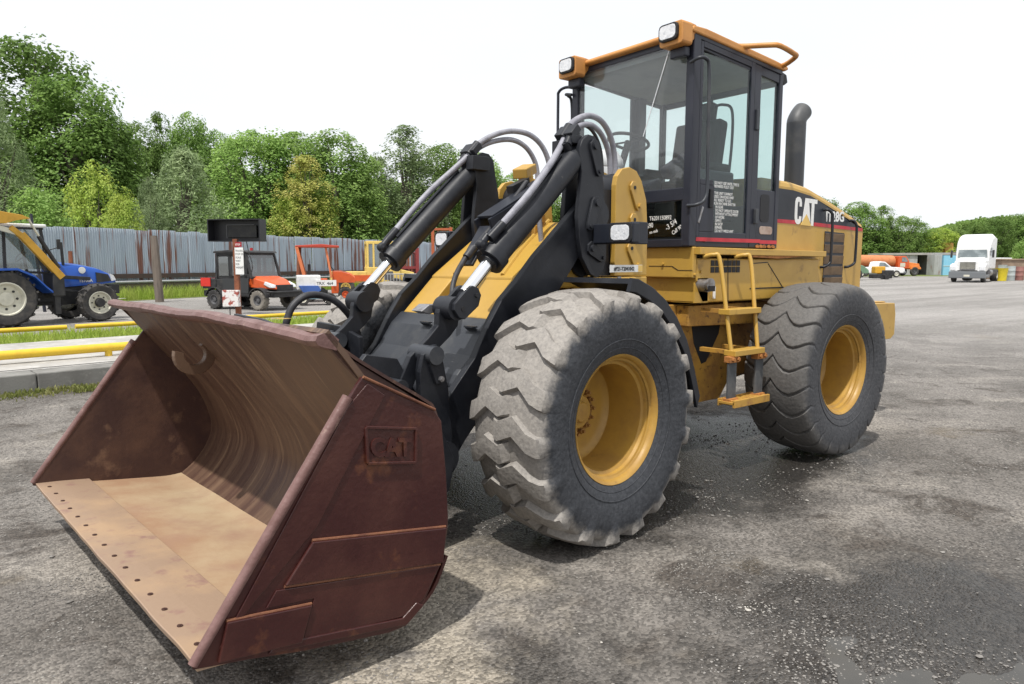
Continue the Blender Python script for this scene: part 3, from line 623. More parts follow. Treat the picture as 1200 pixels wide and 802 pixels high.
# catwalk
q = MB(); q.prism([(1.27,1.628),(1.27,1.682),(-.55,1.668),(-.55,1.62)], -.708, -.60); P('catwalk', q, yellow, bev=.004)
q = MB(); q.prism([(1.27,1.628),(1.27,1.682),(-.55,1.668),(-.55,1.62)], .60, .708); cw = P('catwalk', q, yellow, bev=.004)
q = MB()
for k in range(30): q.cyl((.95-k*.022, .706, 1.671), (.95-k*.022, .711, 1.671), .0045, n=6)
P('tread_studs', q, gold, par=cw)
q = MB(); q.prism([(.62,1.612),(.20,1.60),(-.1,1.616),(-.25,1.624),(-.25,1.63),(.62,1.63)], .60, .70); P('walkway_rust', q, grip, par=cw)
# counterweight
q = MB(); q.prism([(-1.34,.80),(-1.34,1.172),(-1.83,1.16),(-1.86,1.05),(-1.86,.84),(-1.78,.80)], -.77, .77); q.prism([(-1.36,1.172),(-1.80,1.164),(-1.76,1.178),(-1.4,1.182)], -.7, .7); P('counterweight', q, yellow, bev=.02)

# ---- engine hood
q = MB(); TOP = [(.13,2.275),(-.14,2.27),(-.42,2.24),(-.65,2.185),(-.88,2.125),(-1.15,2.05),(-1.41,1.965)]
rings = []
for x, z in TOP + [(-1.425, 1.93)]:
    hw = .60; rings.append([(x, -hw, 1.30), (x, -hw, z-.06), (x, -hw+.012, z-.028), (x, -hw+.05, z-.004), (x, -hw+.14, z+.018), (x, 0, z+.035), (x, hw-.14, z+.018), (x, hw-.05, z-.004), (x, hw-.012, z-.028), (x, hw, z-.06), (x, hw, 1.30)])
q.loft(rings, smooth=False); hood = P('engine_hood', q, yellow, bev=.004)
for s_ in (1, -1):
    f = lambda a, b: (min(a*s_, b*s_), max(a*s_, b*s_))
    q = MB(); q.prism([(.125,1.935),(.125,2.195),(-.14,2.19),(-.42,2.16),(-.65,2.105),(-.88,2.045),(-1.15,1.97),(-1.415,1.89),(-1.415,1.905)] , *f(.601, .603)); P('hood_decal', q, darkdecal, par=hood)
    q = MB(); q.prism([(.125,1.905),(.125,1.937),(-.19,1.935),(-.20,1.903)], *f(.601, .6035)); q.prism([(-.50,1.928),(-.50,1.895),(-1.415,1.872),(-1.415,1.902)], *f(.601, .6035)); P('red_stripe', q, red, par=hood)
    q = MB(); q.prism([(-.70,1.34),(-.70,1.855),(-1.06,1.845),(-1.06,1.34)], *f(.6005, .603)); lv = P('louvre_panel', q, darkdecal, par=hood)
    s0 = None
    for k in range(5):
        q2 = MB(); q2.box((-.35/2, -.002, -.042), (.35/2, .007, .036), Matrix.Rotation(R(-5*s_), 3, 'X'))
        m_ = Matrix.Translation((-.88, .603*s_+(-.012 if s_ < 0 else 0), 1.80-.102*k))
        s0 = part('louvre_slat', q2, slat_brown, hood, mtx=m_, bev=.003) if s0 is None else again(s0, hood, mtx=m_)
    for x0, x1, xf, zt in ((-.665, -.715, -.65, 2.045), (-1.145, -1.175, -1.10, 1.965)):
        q = MB(); q.tube([(x0, .600*s_, zt), (x0-.01, .635*s_, zt), (x1+.01, .658*s_, zt-.03), (x1, .663*s_, zt-.09), (x1, .663*s_, 1.62), (x1+.01, .658*s_, 1.56), (xf-.01, .635*s_, 1.53), (xf, .600*s_, 1.525)], .0125, 10)
        P('hood_handrail', q, black, par=hood)
# big lettering, built as flat shapes on the hood side (x runs backwards along the machine)
def flat(nm, pg, m_, d, par=hood):
    q = MB(); q.prism(pg, .603, .603+d); return P(nm, q, m_, par=par)
def cx_(t): return -.17-t*.37          # 0..1 across the word
C0 = []
for k in range(13):
    a = R(40+280*k/12); C0.append((.165+.15*math.cos(a), .5+.5*math.sin(a)))
C1 = []
for k in range(13):
    a = R(320-280*k/12); C1.append((.165+.055*math.cos(a), .5+.33*math.sin(a)))
def CATP(l): return [(cx_(u), 1.905+.235*v-.01*u) for u, v in l]
outer = [(.30,.66),(.30,.80),(.27,.93),(.20,1.0),(.11,1.0),(.04,.93),(.01,.80),(.0,.5),(.01,.20),(.04,.07),(.11,0),(.20,0),(.26,.05),(.30,.16),(.30,.30),(.205,.30),(.20,.20),(.165,.17),(.125,.20),(.115,.35),(.115,.65),(.125,.80),(.165,.84),(.20,.80),(.205,.66)]
flat('logo_letter', CATP(outer), white, .002)
flat('logo_letter', CATP([(.455,1.0),(.60,1.0),(.72,.10),(.53,.42),(.34,.10)]), white, .002)
flat('logo_letter', CATP([(.61,1.0),(1.0,1.0),(1.0,.84),(.87,.84),(.86,.0),(.745,0),(.745,.84),(.63,.84)]), white, .002)
flat('logo_triangle', CATP([(.53,.40),(.76,-.02),(.28,-.02)]), gold, .0035)
m = text_mesh('IT28G', .128, .001, .0035, 1.02); m.transform(Matrix(((-1, 0, 0, -.70), (0, 0, 1, .6045), (.03, 1, 0, 1.945), (0, 0, 0, 1)))); P('model_lettering', m, white, par=hood)
q = MB(); q.lathe([(.090, 2.2), (.090, 2.90), (.086, 2.90)], 28, 'z', (-.82, .20, 0))
rings = []
for k in range(7):
    a = R(10*k*1.0); 
    c_ = Vector((-.82-.10*(k/6)**1.6, .20, 2.90+.12*k/6)); tilt = Matrix.Rotation(-R(52)*k/6, 3, 'Y')
    rings.append([c_ + tilt @ Vector((.090*math.cos(2*PI*j/28), .090*math.sin(2*PI*j/28), 0)) for j in range(28)])
q.loft(rings, caps=True); P('exhaust_stack', q, black_dust)

# ---- cab
g_wind = glass('windscreen_glass', (.975, .985, .985), .04, .05)
g_side = glass('tinted_side_glass', (.85, .915, .90), .02, .0)
def roofz(x): return 3.125+(x-.22)*.075
q = MB()
def post(x0, x1, y0, y1, z0=1.69):
    for s_ in (1, -1):
        a, b = min(y0*s_, y1*s_), max(y0*s_, y1*s_)
        q.add([(x0,a,z0),(x1,a,z0),(x1,b,z0),(x0,b,z0),(x0,a,roofz(x0)),(x1,a,roofz(x1)),(x1,b,roofz(x1)),(x0,b,roofz(x0))], [(0,3,2,1),(4,5,6,7),(0,1,5,4),(1,2,6,5),(2,3,7,6),(3,0,4,7)])
post(1.245, 1.325, .575, .645); post(.455, .545, .565, .635); post(.14, .19, .585, .635)
# sills, headers and the solid lower quarters
q.box((.144, -.630, 1.685), (1.321, .630, 1.745))
q.box((1.27, -.575, 2.03), (1.318, .575, 2.125)); q.box((1.275, -.575, 3.165), (1.315, .575, 3.20))
for s_ in (1, -1):
    f = lambda a, b: (min(a*s_, b*s_), max(a*s_, b*s_))
    a, b = f(.60, .63)
    q.box((.19, a, 1.745), (.455, b, 2.16)); q.prism([(.19, 3.03), (1.245, 3.12), (1.245, 3.20), (.19, 3.12)], a, b)
q.box((.14, -.60, 1.745), (.17, .60, 2.06)); q.box((.14, -.60, 3.02), (.17, .60, 3.12))
cab = P('cab', q, cabgrey, bev=.006)
def C(n, mb, m_, **k): return P(n, mb, m_, par=cab, **k)
q = MB(); q.prism([(1.36,3.215),(1.365,3.235),(1.34,3.258),(1.20,3.262),(.3,3.192),(.12,3.172),(.10,3.15),(.14,3.133),(.22,3.136),(1.32,3.212)], -.655, .655)
roof = C('roof', q, roof_yellow, bev=.014)
q = MB(); q.prism([(1.31,3.185),(1.31,3.213),(.17,3.133),(.17,3.10)], -.642, .642); C('roof_gutter', q, cabgrey, bev=.004)
for s_ in (1, -1):
    f = lambda a, b: (min(a*s_, b*s_), max(a*s_, b*s_))
    q = MB(); q.tube([(.78, .60*s_, 3.225), (.72, .66*s_, 3.222), (.62, .80*s_, 3.216), (.56, .85*s_, 3.21), (.34, .835*s_, 3.195), (.27, .81*s_, 3.188), (.20, .68*s_, 3.168), (.20, .60*s_, 3.165)], .020, 10, 3); C('roof_handle', q, roof_yellow)
    q = MB(); q.prism([(.16,3.09),(.16,3.14),(.07,3.12),(.05,3.06),(.10,3.03)], *f(.54, .62)); C('rear_lamp', q, rubber_seal, bev=.008)
    # front work lamps
    q = MB(); q.prismx(rr_pts(*f(.445, .655), 3.115, 3.275, .02), 1.36, 1.475); q.prism([(1.30,3.27),(1.36,3.275),(1.36,3.13),(1.30,3.19)], *f(.46, .64)); C('work_lamp_housing', q, roof_yellow, bev=.006)
    q = MB(); q.prismx(rr_pts(*f(.455, .625), 3.145, 3.265, .03), 1.475, 1.500); C('work_lamp_frame', q, rubber_seal, bev=.004)
    q = MB(); q.prismx(rr_pts(*f(.468, .612), 3.158, 3.252, .025), 1.500, 1.506); C('work_lamp_lens', q, lens, bev=.003)
    q = MB(); q.box((1.34, f(.48, .62)[0], 3.045), (1.40, f(.48, .62)[1], 3.115)); C('lamp_bracket', q, cabgrey, bev=.01)
q = MB(); q.box((1.305, -.575, 2.125), (1.311, .575, 3.17)); C('windscreen', q, g_wind)
for y_ in (.03, -.56): q = MB(); q.box((1.305, y_, 1.765), (1.311, y_+.53, 2.03)); C('lower_windscreen', q, g_side)
q = MB(); q.box((1.27, -.03, 1.745), (1.318, .03, 2.03)); q.box((1.300, .56, 1.745), (1.316, .576, 2.03)); C('screen_frame', q, cabgrey)
q = MB(); q.beam((1.3135, .405, 3.15), (1.3135, .165, 2.55), .006, .004, up=(1, 0, 0)); C('reflection_edge', q, lens)  # pale strip drawing the edge of a reflection on the windscreen
for y_ in (.612, -.618): q = MB(); q.box((.19, y_, 2.16), (.455, y_+.006, 3.09)); C('side_window', q, g_side)
q = MB(); q.box((.150, -.585, 2.06), (.156, .585, 3.03)); C('rear_window', q, g_side)
q = MB(); q.box((.20, -.05, 2.06), (.23, -.01, 3.03)); C('rear_bar', q, cabgrey)
# doors: frame, glass, handle, hinge
for s_ in (1, -1):
    f = lambda a, b: (min(a*s_, b*s_), max(a*s_, b*s_))
    q = MB(); a, b = f(.612, .640)
    for x0, x1, z0, z1 in ((1.205, 1.24, 1.75, 3.175), (.55, .60, 1.75, 3.135), (.60, 1.205, 1.75, 1.80), (1.03, 1.205, 1.80, 2.15), (1.05, 1.205, 2.15, 2.19)): q.box((x0, a, z0), (x1, b, z1))
    q.prism([(.60,3.09),(1.205,3.135),(1.205,3.178),(.60,3.135)], a, b)
    dr = C('door', q, cabgrey, bev=.004)
    q = MB(); q.box((.60, f(.623, .629)[0], 1.80), (1.205, f(.623, .629)[1], 3.10)); C('door_glass', q, g_side)
    q = MB(); q.tube([(1.345, .63*s_, 3.005), (1.345, .70*s_, 3.02), (1.30, .725*s_, 3.02), (1.255, .725*s_, 2.96), (1.245, .725*s_, 2.6), (1.235, .725*s_, 2.15), (1.26, .725*s_, 2.03), (1.32, .70*s_, 1.99), (1.34, .63*s_, 1.985)], .013, 10); C('grab_rail', q, black_dust)
    q = MB(); q.box((.485, f(.635, .655)[0], 2.62), (.525, f(.635, .655)[1], 2.78)); q.box((.46, f(.635, .66)[0], 1.88), (.50, f(.635, .66)[1], 2.0)); C('door_hinge', q, black_dust if s_ > 0 else cabgrey, bev=.004)
    q = MB(); q.box((1.06, f(.640, .655)[0], 1.98), (1.10, f(.640, .655)[1], 2.12)); C('door_latch', q, rubber_seal, bev=.004)
    q = MB(); q.box((1.20, f(.640, .646)[0], 1.86), (1.185, f(.640, .646)[1], 1.99), Matrix.Rotation(R(-22), 3, 'Y')); C('gas_strut', q, steel)
    q = MB(); q.prism(rr_pts(.27, .40, 1.90, 2.125, .03), *f(.630, .633)); C('side_vent', q, rubber_seal)
    q = MB(); q.prism(rr_pts(.215, .40, 1.80, 1.865, .02), *f(.630, .634)); C('marker_lamp', q, lens if s_ < 0 else mat('faded_marker', (.42, .32, .26), (.3, .2, .15), 20, rough=.4), bev=.002)
    q = MB(); q.box((.145, f(.635, .6375)[0], 1.722), (.40, f(.635, .6375)[1], 1.752)); q.box((.40, f(.641, .6435)[0], 1.728), (1.24, f(.641, .6435)[1], 1.757)); C('red_stripe', q, red)
    q = MB(); q.box((1.13, f(.640, .6425)[0], 1.722), (.56, f(.640, .6425)[1], 1.76)); C('door_sill', q, cabgrey)
q = MB(); 
for x in (.20, .26, .33, .38, .43): q.prism([(x-.03, 1.70), (x, 1.716), (x+.03, 1.704), (x+.02, 1.69), (x-.02, 1.688)], .636, .640)
C('sill_rust', q, grip)
# chalk writing on the glass
def wall_text(txt, size, x, z, y, sx=.8, rot=0, space=1.0, m_=white, bold=.0012):
    m = text_mesh(txt, size, .0004, bold, sx, space=space); m.transform(Matrix.Rotation(rot, 4, 'Z'))
    m.transform(Matrix(((-1, 0, 0, x), (0, 0, 1, y), (0, 1, 0, z), (0, 0, 0, 1)))); return m
lines = 'DO NOT USE UNTIL THIS IS\nREPAIRED FULLY OUT\n \nTHIS UNIT CANNOT\nUSED ON ROAD UNIT\nALL READY TO GO\nRUN MACHINE SHUT IN\n   IN GEAR\n   DO NOT OPERATE DOOR\n   WITHOUT ATTACHMENT\n   OF WORK\n   OFFICE\n   IN SHOP\n   REPAIRS\n   DO NOT WELD ANY\n   WALL OR UNIT'
C('chalk_writing', wall_text(lines, .031, 1.02, 2.165, .6305, .82, 0, .84, bold=.0002), white)
m = text_mesh('T6201150892', .046, .0004, .0003, .85); mm = Matrix(((0, 0, 1, 1.3118), (1, 0, 0, .245), (0, 1, 0, 1.895), (0, 0, 0, 1))); m.transform(mm); C('chalk_writing', m, white)
for t_, sz, y_, z_, ro in (('2590', .055, .20, 1.83, 8), ('no rads', .035, .25, 1.79, 10), ('-3 5/4', .06, .42, 1.81, 28), ('Call 90', .045, .48, 1.775, 30)):
    m = text_mesh(t_, sz, .0004, .0004, .8); m.transform(Matrix.Rotation(R(ro), 4, 'Z')); m.transform(Matrix(((0, 0, 1, 1.3118), (1, 0, 0, y_), (0, 1, 0, z_), (0, 0, 0, 1)))); C('chalk_writing', m, white)
# inside: floor, seat, wheel, console, dash
q = MB(); q.box((.18, -.58, 1.72), (1.26, .58, 1.76)); C('cab_floor', q, rubber_seal)
q = MB(); rings = []
def bxr(mb, c, sz, rot=None): mb.cbox(c, sz, rot)
q = MB(); bxr(q, (.62, 0, 2.18), (.50, .50, .14)); bxr(q, (.42, 0, 2.48), (.13, .48, .62), Matrix.Rotation(R(-10), 3, 'Y')); bxr(q, (.36, 0, 2.86), (.10, .26, .18), Matrix.Rotation(R(-10), 3, 'Y')); bxr(q, (.55, 0, 1.95), (.40, .40, .36))
bxr(q, (.58, .31, 2.36), (.36, .07, .07)); bxr(q, (.58, -.31, 2.36), (.36, .07, .07)); C('operator_seat', q, seat_m, bev=.03)
q = MB(); q.tube([(.36, .28, 2.2), (.33, .29, 2.6), (.36, .30, 2.85), (.40, .24, 2.90), (.40, .15, 2.90)], .012, 8); C('seat_rail', q, cabgrey)
q = MB(); q.tube([(1.0+.0+.175*math.cos(2*PI*k/24)*.95, -.28+.175*math.sin(2*PI*k/24), 2.60+.05*math.cos(2*PI*k/24)) for k in range(24)], .014, 8, 1, True); q.cyl((1.0, -.28, 2.60), (1.12, -.28, 2.30), .03, n=12); q.beam((1.0, -.28-.17, 2.60), (1.0, -.28+.17, 2.60), .02, .012); q.beam((1.14, -.28, 2.35), (1.2, -.28, 1.76), .12, .14); C('steering_wheel', q, rubber_seal)
q = MB(); bxr(q, (1.14, -.10, 2.16), (.18, .5, .12), Matrix.Rotation(R(20), 3, 'Y')); bxr(q, (.80, -.44, 2.20), (.60, .16, .30)); bxr(q, (.95, .22, 2.36), (.36, .10, .10), Matrix.Rotation(R(28), 3, 'Y')); bxr(q, (.80, .42, 2.10), (.50, .12, .40)); C('control_console', q, cabgrey, bev=.02)
q = MB(); q.prism([(.20, 3.06), (1.27, 3.13), (1.27, 3.165), (.20, 3.09)], -.60, .60); C('headliner', q, mat('headliner_grey', (.22, .25, .24), (.18, .2, .2), 6, rough=.9))
q = MB(); q.tube([(1.30, -.635, 3.075), (1.32, -.74, 3.09), (1.34, -.80, 3.06), (1.34, -.81, 2.98), (1.34, -.81, 2.5), (1.34, -.80, 2.3), (1.32, -.635, 2.26)], .013, 8); C('far_grab_rail', q, cabgrey)
# round cleaner housing seen under the far side
q = MB(); q.lathe([(0, 2.42), (.15, 2.42), (.19, 2.36), (.20, 2.30), (.195, 2.29), (.20, 2.27), (.20, 2.17), (.195, 2.16), (.20, 2.14), (.20, 1.9)], 36, 'z', (1.62, -.02, 0)); 
P('intake_housing', q, mat('pale_plastic_cover', (.55, .57, .58), (.45, .47, .48), 8, rough=.5), front=False)
# ---- ladder
q = MB()
for x0, xb in ((1.16, 1.185), (.765, .85)):
    q.tube([(x0+.05, .69, 1.61), (x0+.02, .76, 1.625), (x0, .80, 1.59), (x0+(xb-x0)*.5, .875, 1.25), (xb, .95, .88)], .016, 10)
ld = P('ladder', q, yellow)
for z_, y_, xa in ((1.215, .885, .80), (.915, .945, .825)):
    q = MB(); q.box((xa, y_-.05, z_-.03), (1.205, y_+.05, z_+.012)); P('rung', q, yellow, par=ld, bev=.004)
    for k in range(2): q = MB(); q.box((.86+.28*k, .66, z_-.02), (.90+.28*k, y_-.05, z_+.01)); P('rung_bracket', q, yellow_worn, par=ld)
q = MB(); q.box((.80, .89, .535), (1.25, 1.03, .555))
for k in range(11): q.box((.815+k*.040, .895, .555), (.833+k*.040, 1.025, .566))
q.box((.80, 1.015, .515), (1.25, 1.035, .57)); q.box((.80, .885, .515), (1.25, .895, .57)); P('bottom_step', q, mat('rusty_step_yellow', (.46, .26, .05), (.30, .15, .045), 14, .5, .7, .6, bump=.15), par=ld, bev=.003)
strap_m = mat('worn_strap', (.06, .065, .07), (.12, .12, .12), 9, rough=.7)
for x0 in (.845, 1.19):
    q = MB(); q.box((x0-.05, .95, .57), (x0+.05, .966, .87)); P('rubber_strap', q, strap_m, par=ld, bev=.003)
    for zz in (.865, .555):
        q = MB(); q.box((x0-.055, .925, zz-.025), (x0+.055, .985, zz+.02))
        P('strap_clamp', q, grip, par=ld, bev=.003)
        for dx in (-.03, .03): q = MB(); q.cyl((x0+dx, .985, zz), (x0+dx, 1.003, zz), .014, n=6); P('clamp_bolt', q, grip, par=ld)
print('loader done')

# ================================================================== GROUND
def ground_mat():
    m, t, b = nodes('broken_gravel_asphalt'); L = t.links.new; N = t.nodes.new
    g = N('ShaderNodeNewGeometry'); pos = g.outputs['Position']
    def ns(s, d=6, ro=.6, off=(0, 0, 0), dist=0, vec=None):
        mp = N('ShaderNodeMapping'); mp.inputs['Location'].default_value = off; L(vec or pos, mp.inputs[0])
        n = N('ShaderNodeTexNoise'); n.inputs['Scale'].default_value = s; n.inputs['Detail'].default_value = d; n.inputs['Roughness'].default_value = ro; n.inputs['Distortion'].default_value = dist; L(mp.outputs[0], n.inputs[0]); return n.outputs[0]
    def rng(v, a, b_, c=0, d=1):
        r = N('ShaderNodeMapRange'); r.interpolation_type = 'SMOOTHSTEP'; r.inputs[1].default_value = a; r.inputs[2].default_value = b_; r.inputs[3].default_value = c; r.inputs[4].default_value = d; L(v, r.inputs[0]); return r.outputs[0]
    def mixc(f, a, c):
        x = N('ShaderNodeMix'); x.data_type = 'RGBA'
        if hasattr(f, 'links'): L(f, x.inputs[0])
        else: x.inputs[0].default_value = f
        for v, i in ((a, 6), (c, 7)):
            if hasattr(v, 'links'): L(v, x.inputs[i])
            else: x.inputs[i].default_value = (*v, 1)
        return x.outputs[2]
    def math_(op, a, c):
        x = N('ShaderNodeMath'); x.operation = op
        for v, i in ((a, 0), (c, 1)):
            if hasattr(v, 'links'): L(v, x.inputs[i])
            else: x.inputs[i].default_value = v
        return x.outputs[0]
    base = mixc(rng(ns(.55, 8, .62), .38, .62), (.094, .085, .075), (.178, .163, .147))
    base = mixc(rng(ns(1.7, 8, .65, (4, 1, 0), 1.2), .50, .66), base, (.066, .056, .047))
    base = mixc(math_('MULTIPLY', rng(ns(.9, 6, .6, (9, 2, 0), .6), .54, .68), .8), base, (.25, .228, .20))
    base = mixc(math_('MULTIPLY', rng(ns(.8, 5, .6, (1, 7, 0)), .60, .72), .55), base, (.095, .070, .036))
    # far out the lot is paler, worn and banded with long wheel tracks
    vm = N('ShaderNodeMapping'); vm.inputs['Rotation'].default_value = (0, 0, R(38)); vm.inputs['Scale'].default_value = (.05, .55, 1); L(pos, vm.inputs[0])
    band = ns(1.0, 5, .6, vec=vm.outputs[0])
    d = N('ShaderNodeVectorMath'); d.operation = 'DISTANCE'; L(pos, d.inputs[0]); d.inputs[1].default_value = (5.6, 3.98, 0)
    far = rng(d.outputs['Value'], 7, 26)
    base = mixc(math_('MULTIPLY', far, .75), base, mixc(rng(band, .35, .62), (.23, .22, .208), (.34, .325, .31)))
    # damp patches between the wheels and round the puddle
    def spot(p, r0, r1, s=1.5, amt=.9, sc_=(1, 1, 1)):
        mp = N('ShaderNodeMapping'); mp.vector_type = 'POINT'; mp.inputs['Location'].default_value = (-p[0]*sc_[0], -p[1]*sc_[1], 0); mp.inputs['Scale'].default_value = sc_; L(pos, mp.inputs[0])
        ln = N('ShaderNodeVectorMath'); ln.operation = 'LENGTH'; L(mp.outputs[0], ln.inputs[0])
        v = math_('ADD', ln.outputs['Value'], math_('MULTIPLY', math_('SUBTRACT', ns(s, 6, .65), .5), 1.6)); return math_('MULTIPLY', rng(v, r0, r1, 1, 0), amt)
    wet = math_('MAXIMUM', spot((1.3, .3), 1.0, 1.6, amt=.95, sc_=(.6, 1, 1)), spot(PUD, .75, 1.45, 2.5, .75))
    wet = math_('MAXIMUM', wet, spot((4.2, 2.2), .3, .9, 2.2, .6))
    wet = math_('MAXIMUM', wet, spot((3.0, 4.2), .2, 1.0, 2.2, .45)); wet = math_('MAXIMUM', wet, spot((1.2, 3.3), .3, 1.1, 1.8, .4)); wet = math_('MAXIMUM', wet, spot((3.9, 3.1), .1, .7, 2.6, .5))
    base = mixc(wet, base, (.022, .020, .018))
    base = mixc(spot((3.95, 1.15), .15, .75, 3, .75), base, (.34, .30, .24)); base = mixc(spot((4.5, 1.75), .05, .55, 3, .6), base, (.34, .30, .24))
    # fine aggregate
    v1 = N('ShaderNodeTexVoronoi'); v1.inputs['Scale'].default_value = 75; L(pos, v1.inputs[0])
    v2 = N('ShaderNodeTexVoronoi'); v2.inputs['Scale'].default_value = 32; v2.inputs['Randomness'].default_value = 1; L(pos, v2.inputs[0])
    hsv = N('ShaderNodeSeparateColor'); L(v1.outputs['Color'], hsv.inputs[0])
    pebble = rng(hsv.outputs[0], .0, 1.0, .62, 1.42)
    sep2 = N('ShaderNodeSeparateColor'); L(v2.outputs['Color'], sep2.inputs[0])
    loose = math_('MULTIPLY', rng(sep2.outputs[1], .80, .84), rng(v2.outputs['Distance'], .16, .30, 1, 0))
    loose = math_('MULTIPLY', loose, rng(ns(1.3, 6, .6, (3, 8, 0)), .42, .60))
    mul = N('ShaderNodeMix'); mul.data_type = 'RGBA'; mul.blend_type = 'MULTIPLY'; mul.inputs[0].default_value = 1; L(base, mul.inputs[6])
    cc = N('ShaderNodeCombineColor'); [L(pebble, cc.inputs[i]) for i in range(3)]; L(cc.outputs[0], mul.inputs[7])
    col = mixc(math_('MULTIPLY', loose, .85), mul.outputs[2], (.32, .30, .27))
    L(col, b.inputs['Base Color'])
    L(rng(wet, 0, .9, .88, .33), b.inputs['Roughness']); b.inputs['Specular IOR Level'].default_value = .4
    h = math_('ADD', math_('MULTIPLY', v1.outputs['Distance'], -.45), math_('MULTIPLY', ns(9, 8, .7), .9)); h = math_('ADD', h, math_('MULTIPLY', loose, .5))
    bp = N('ShaderNodeBump'); bp.inputs['Strength'].default_value = .75; bp.inputs['Distance'].default_value = .02; L(h, bp.inputs['Height']); L(bp.outputs[0], b.inputs['Normal'])
    return m
PUD = tuple(W(1.92, 2.50))[:2]; WL = -.0325
gm = ground_mat()
q = MB(); fx = [PUD[0]-1.5+.03*i for i in range(101)]; fy = [PUD[1]-1.5+.03*i for i in range(101)]
# one sheet out to the horizon; finer and slightly uneven near the machine
xs = [-1500, -600, -250, -120, -70, -45] + [-30+.5*i for i in range(0, 90)] + [16, 20, 30, 60, 150, 500, 1500]; xs = sorted(set(round(v, 3) for v in xs+fx))
ys = [-1500, -600, -250, -120, -70, -45] + [-30+.5*i for i in range(0, 90)] + [16, 20, 30, 60, 150, 500, 1500]; ys = sorted(set(round(v, 3) for v in ys+fy))
def gh(x, y):
    if -14 < x < 9 and -14 < y < 9:
        d2 = (x-PUD[0])**2+(y-PUD[1])**2; h = .018*noise.noise(Vector((x*.7, y*.7, 0)))-.012-.030*math.exp(-d2/.50)
        if d2 < 3.0: h += (.016*noise.noise(Vector((x*2.6, y*2.6, 4)))+.009*noise.noise(Vector((x*7, y*7, 6)))+.003*noise.noise(Vector((x*14, y*14, 6))))*min(1, (3.0-d2)/.8)
        return h
    return -.012
vs = [(x, y, gh(x, y)) for x in xs for y in ys]; ny = len(ys)
q.add(vs, [(i*ny+j, (i+1)*ny+j, (i+1)*ny+j+1, i*ny+j+1) for i in range(len(xs)-1) for j in range(ny-1)], True)
struct('ground', q, gm, fix=False)
# puddle: thin irregular water sheet
wm, wt, wb = nodes('puddle_water'); wb.inputs['Base Color'].default_value = (.06, .055, .047, 1); wb.inputs['Roughness'].default_value = .04
wn = wt.nodes.new('ShaderNodeTexNoise'); wn.inputs['Scale'].default_value = 5; wn.inputs['Detail'].default_value = 6; wr_ = wt.nodes.new('ShaderNodeMapRange'); wr_.inputs[1].default_value = .35; wr_.inputs[2].default_value = .7; wr_.inputs[3].default_value = .02; wr_.inputs[4].default_value = .30
wg = wt.nodes.new('ShaderNodeNewGeometry'); wt.links.new(wg.outputs['Position'], wn.inputs[0]); wt.links.new(wn.outputs[0], wr_.inputs[0]); wt.links.new(wr_.outputs[0], wb.inputs['Roughness'])
wc = wt.nodes.new('ShaderNodeMix'); wc.data_type = 'RGBA'; wc.inputs[6].default_value = (.045, .042, .036, 1); wc.inputs[7].default_value = (.12, .108, .09, 1); wt.links.new(wr_.outputs[0], wc.inputs[0]); wt.links.new(wc.outputs[2], wb.inputs['Base Color']); wb.inputs['IOR'].default_value = 1.5
q = MB(); pp = []
for k in range(48): a = 2*PI*k/48; pp.append((PUD[0]+1.25*math.cos(a), PUD[1]+1.25*math.sin(a), WL))
q.add(pp, [tuple(range(48))]); struct('puddle', q, wm)
# loose stones
gravel_m = mat('loose_stone', (.27, .255, .235), (.15, .14, .13), 2.2, .4, .6, .8, bump=.1, c3=(.52, .49, .44), s3=3.3, lo3=.60, hi3=.68)
q = MB(); rr = random.Random(21)
ico = [(0, 0, 1), (.89, 0, .45), (.28, .85, .45), (-.72, .53, .45), (-.72, -.53, .45), (.28, -.85, .45), (.5, .3, -.3), (-.3, .5, -.3), (-.3, -.5, -.3), (.5, -.3, -.3)]
icf = [(0, 1, 2), (0, 2, 3), (0, 3, 4), (0, 4, 5), (0, 5, 1), (1, 6, 2), (2, 7, 3), (3, 7, 8), (3, 8, 4), (4, 8, 5), (5, 8, 9), (5, 9, 1), (1, 9, 6), (2, 6, 7)]
cnt = 0
while cnt < 34000:
    d = 2.0+rr.random()**1.6*11; r_ = (rr.random()*2-1)*d*.85; v = W(r_, d)
    dn = noise.noise(Vector((v.x*.9, v.y*.9, 5)))+.5*noise.noise(Vector((v.x*3, v.y*3, 9)))
    if rr.random() > max(.03, .25+1.9*dn): continue
    s_ = .0028+.0048*rr.random()**2.2+(.010 if rr.random() < .006 else 0)+(.005 if d > 5 and rr.random() < .2 else 0)
    a = rr.random()*6.28; ca, sa = math.cos(a)*s_, math.sin(a)*s_; st = .6+.7*rr.random(); zz = .45+.4*rr.random(); z0 = gh(v.x, v.y)
    q.add([(v.x+(x*ca-y*sa*st)*(1+.3*rr.uniform(-1, 1)), v.y+(x*sa+y*ca*st)*(1+.3*rr.uniform(-1, 1)), z0+s_*zz*(z+.1)) for x, y, z in ico], icf); cnt += 1
stuff(tag(part('gravel', q, gravel_m, None, fix=False), 'loose pale gravel stones strewn over the broken asphalt', 'gravel'))
print('ground')

